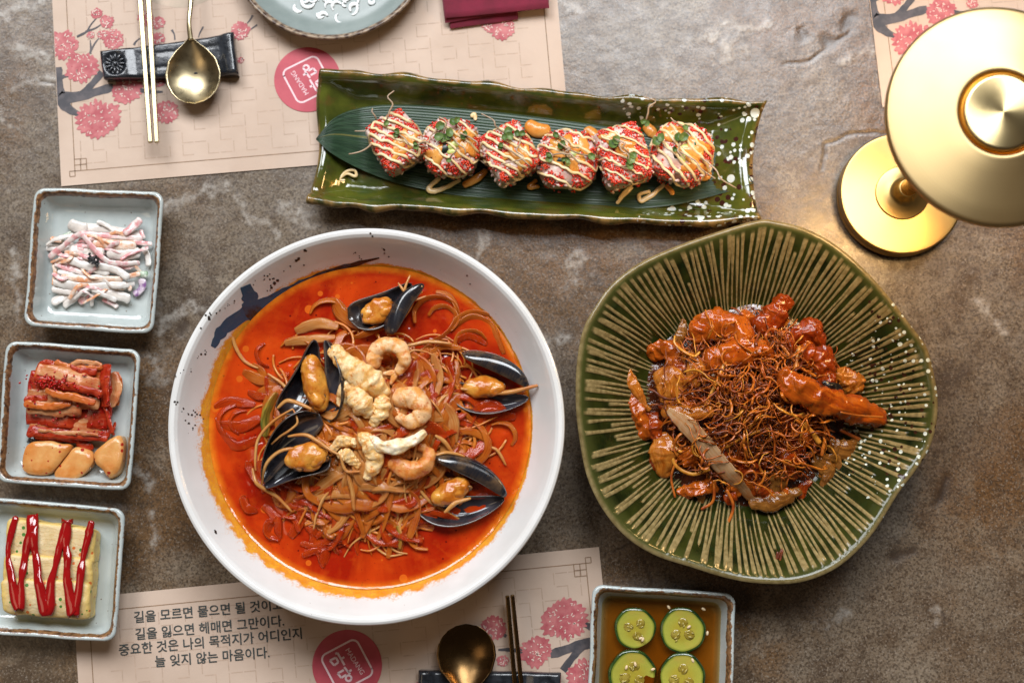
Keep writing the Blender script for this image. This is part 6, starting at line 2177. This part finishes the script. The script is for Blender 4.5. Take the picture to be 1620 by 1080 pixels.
# ================================================================== cucumber in broth
t = NT('cucumber_broth')
dp = t.attr('deep')
tr = t.n('BsdfTransparent')
t.put(tr.inputs[0], t.mix(dp, (.94, .84, .58), (.62, .29, .035)))
t.set(Base_Color=(.16, .055, .006), Roughness=.04)
mx = t.n('MixShader')
t.put(mx.inputs[0], t.math('ADD', t.math('MULTIPLY', dp, .12), .06))
t.t.links.new(tr.outputs[0], mx.inputs[1])
t.t.links.new(t.p.outputs[0], mx.inputs[2])
t.t.links.new(mx.outputs[0], t.t.nodes['Material Output'].inputs['Surface'])
t.bump(t.noise(40, 2), .06, .004)
lp, dd = [], []
for k, d in [(.838, 0), (.82, .25), (.79, .6), (.74, .9), (.5, 1), (.01, 1)]:
    L = rsq(20, .18) * k
    xy = bilin(D_CUC.c, L[:, 0], L[:, 1])
    lp.append(np.column_stack([xy, np.full(len(L), .0128)]))
    dd.append(np.full(len(L), d))
o = mesh('cucumber_broth', rings(lp, (False, True)), t.m, attrs={'deep': np.concatenate(dd)})
tag(o, 'clear brown soy broth in the cucumber dish', 'broth')
m_skin = two_tone('cucumber_skin', (.010, .028, .006), (.034, .075, .013), 120, rough=.14, bump=.2, Coat_Weight=.5)
t = NT('cucumber_flesh')
rd = t.attr('rad')
c = t.mix(t.ramp(t.math('ADD', rd, t.math('MULTIPLY', t.math('SUBTRACT', t.noise(130, 4), .5), .25)), [(.30, 0.0), (.62, .6), (.86, .8), (.97, 1.0)]), (.38, .31, .035), (.38, .40, .065))
c = t.mix(t.ramp(rd, [(.80, 0.0), (.892, 1.0)]), c, (.13, .17, .018))
c = t.mix(t.ramp(t.noise(60, 3), [(.5, 0.0), (.65, .5)]), c, (.48, .33, .06))
t.set(Base_Color=c, Roughness=.14, Coat_Weight=.4)
t.bump(t.noise(180, 4), .3, .001)
M_FLESH = t.m
m_seed = simple('cucumber_seed', (.52, .42, .13), .2, .15, 200, sss=.15)
m_pulp = two_tone('cucumber_pulp', (.24, .17, .02), (.36, .28, .05), 150, rough=.12, bump=.2)
m_ses = simple('sesame', (.74, .56, .34), .35, .15, 300)


def cucumber(label, cx, cy, R, tilt, seed):
    rr = random.Random(seed)
    z = 13.4 + .5 * (seed % 3)
    c = P(cx, cy, z)
    r = S(R, z)
    root = thing('cucumber_slice', label, 'cucumber slice', (c[0], c[1], .0052), 'cucumber slices floating in the broth')
    Rm = rotm(math.radians(tilt[0]), math.radians(tilt[1]), 0)
    def place(v): return np.asarray(v) @ Rm.T + c
    a = np.linspace(0, 2 * math.pi, 64, endpoint=False)
    wob = 1 + .018 * np.sin(3 * a + seed) + .012 * np.sin(7 * a)
    def loop(k, z_): return np.column_stack([r * k * wob * np.cos(a), r * k * wob * np.sin(a), np.full(64, z_ * .001)])
    mesh('skin', (lambda g: (place(g[0]), g[1]))(rings([loop(.93, -7.5), loop(.99, -6.5), loop(1.0, -3), loop(1.0, -1.2), loop(.985, -.4), loop(.945, .05), loop(.885, .25)], (True, False))), m_skin, root)
    ks = [.892, .84, .75, .55, .42, .3, .15, .01]
    g = rings([loop(k, .22 + .25 * math.sin(k * 9) * (k < .9)) for k in ks], (False, True))
    mesh('flesh', (place(g[0]), g[1]), M_FLESH, root, attrs={'rad': np.repeat(ks, 64)})
    a0 = rr.random() * 6
    for k in range(3):
        b = a0 + k * 2.094
        v, f = blob((r * .33 * math.cos(b), r * .33 * math.sin(b), .0002), (r * .25, r * .22, .0006), (0, 0, b), .0004, 300, 2, seed + k)
        po_ = mesh('seed_pocket', (place(v), f), m_pulp, root)
        for q in range(5):
            bb, d = b + rr.uniform(-.5, .5), r * rr.uniform(.2, .52)
            v, f = blob((d * math.cos(bb), d * math.sin(bb), .0010), (.0015, .0005, .0004), (0, 0, bb + rr.uniform(-.3, .3)), 0, 1, 1)
            mesh('seed', (place(v), f), m_seed, po_)


cucumber('cucumber slice nearest the plain dish corner with a sesame pair on it', 1005, 994, 32.5, (5, 2), 1)
cucumber('cucumber slice with a single sesame seed, facing the ribbed plate', 1080, 997, 35.5, (3, -4), 2)
cucumber('largest cucumber slice, next to the one with a sesame pair', 1001, 1067, 38, (6, 3), 3)
cucumber('cucumber slice next to both the largest and the single-sesame slices', 1079, 1070, 36.5, (2, -5), 4)
for k, (x, y, z, a) in enumerate([(1014, 1009, 16, .3), (1017, 1011, 16, 1.2), (1090, 991, 16.2, .6), (1058, 960, 13.2, 2.2), (1113, 963, 13.2, -.5), (1119, 1001, 13.2, 1.4), (1033, 1058, 16, .3), (1096, 1044, 15.5, 2), (1005, 1050, 16.2, 1.8), (991, 1055, 16.2, 1.2)]):
    o = mesh('sesame_seed', blob(P(x, y, z), (.0019, .0011, .0007), (0, 0, a), 0, 1, 2), m_ses)
    tag(o, 'pale sesame seed %s' % ('floating on the brown cucumber broth' if z < 14 else 'stuck to a cucumber slice'), 'sesame seed', 'sesame seeds on the pickled cucumber')
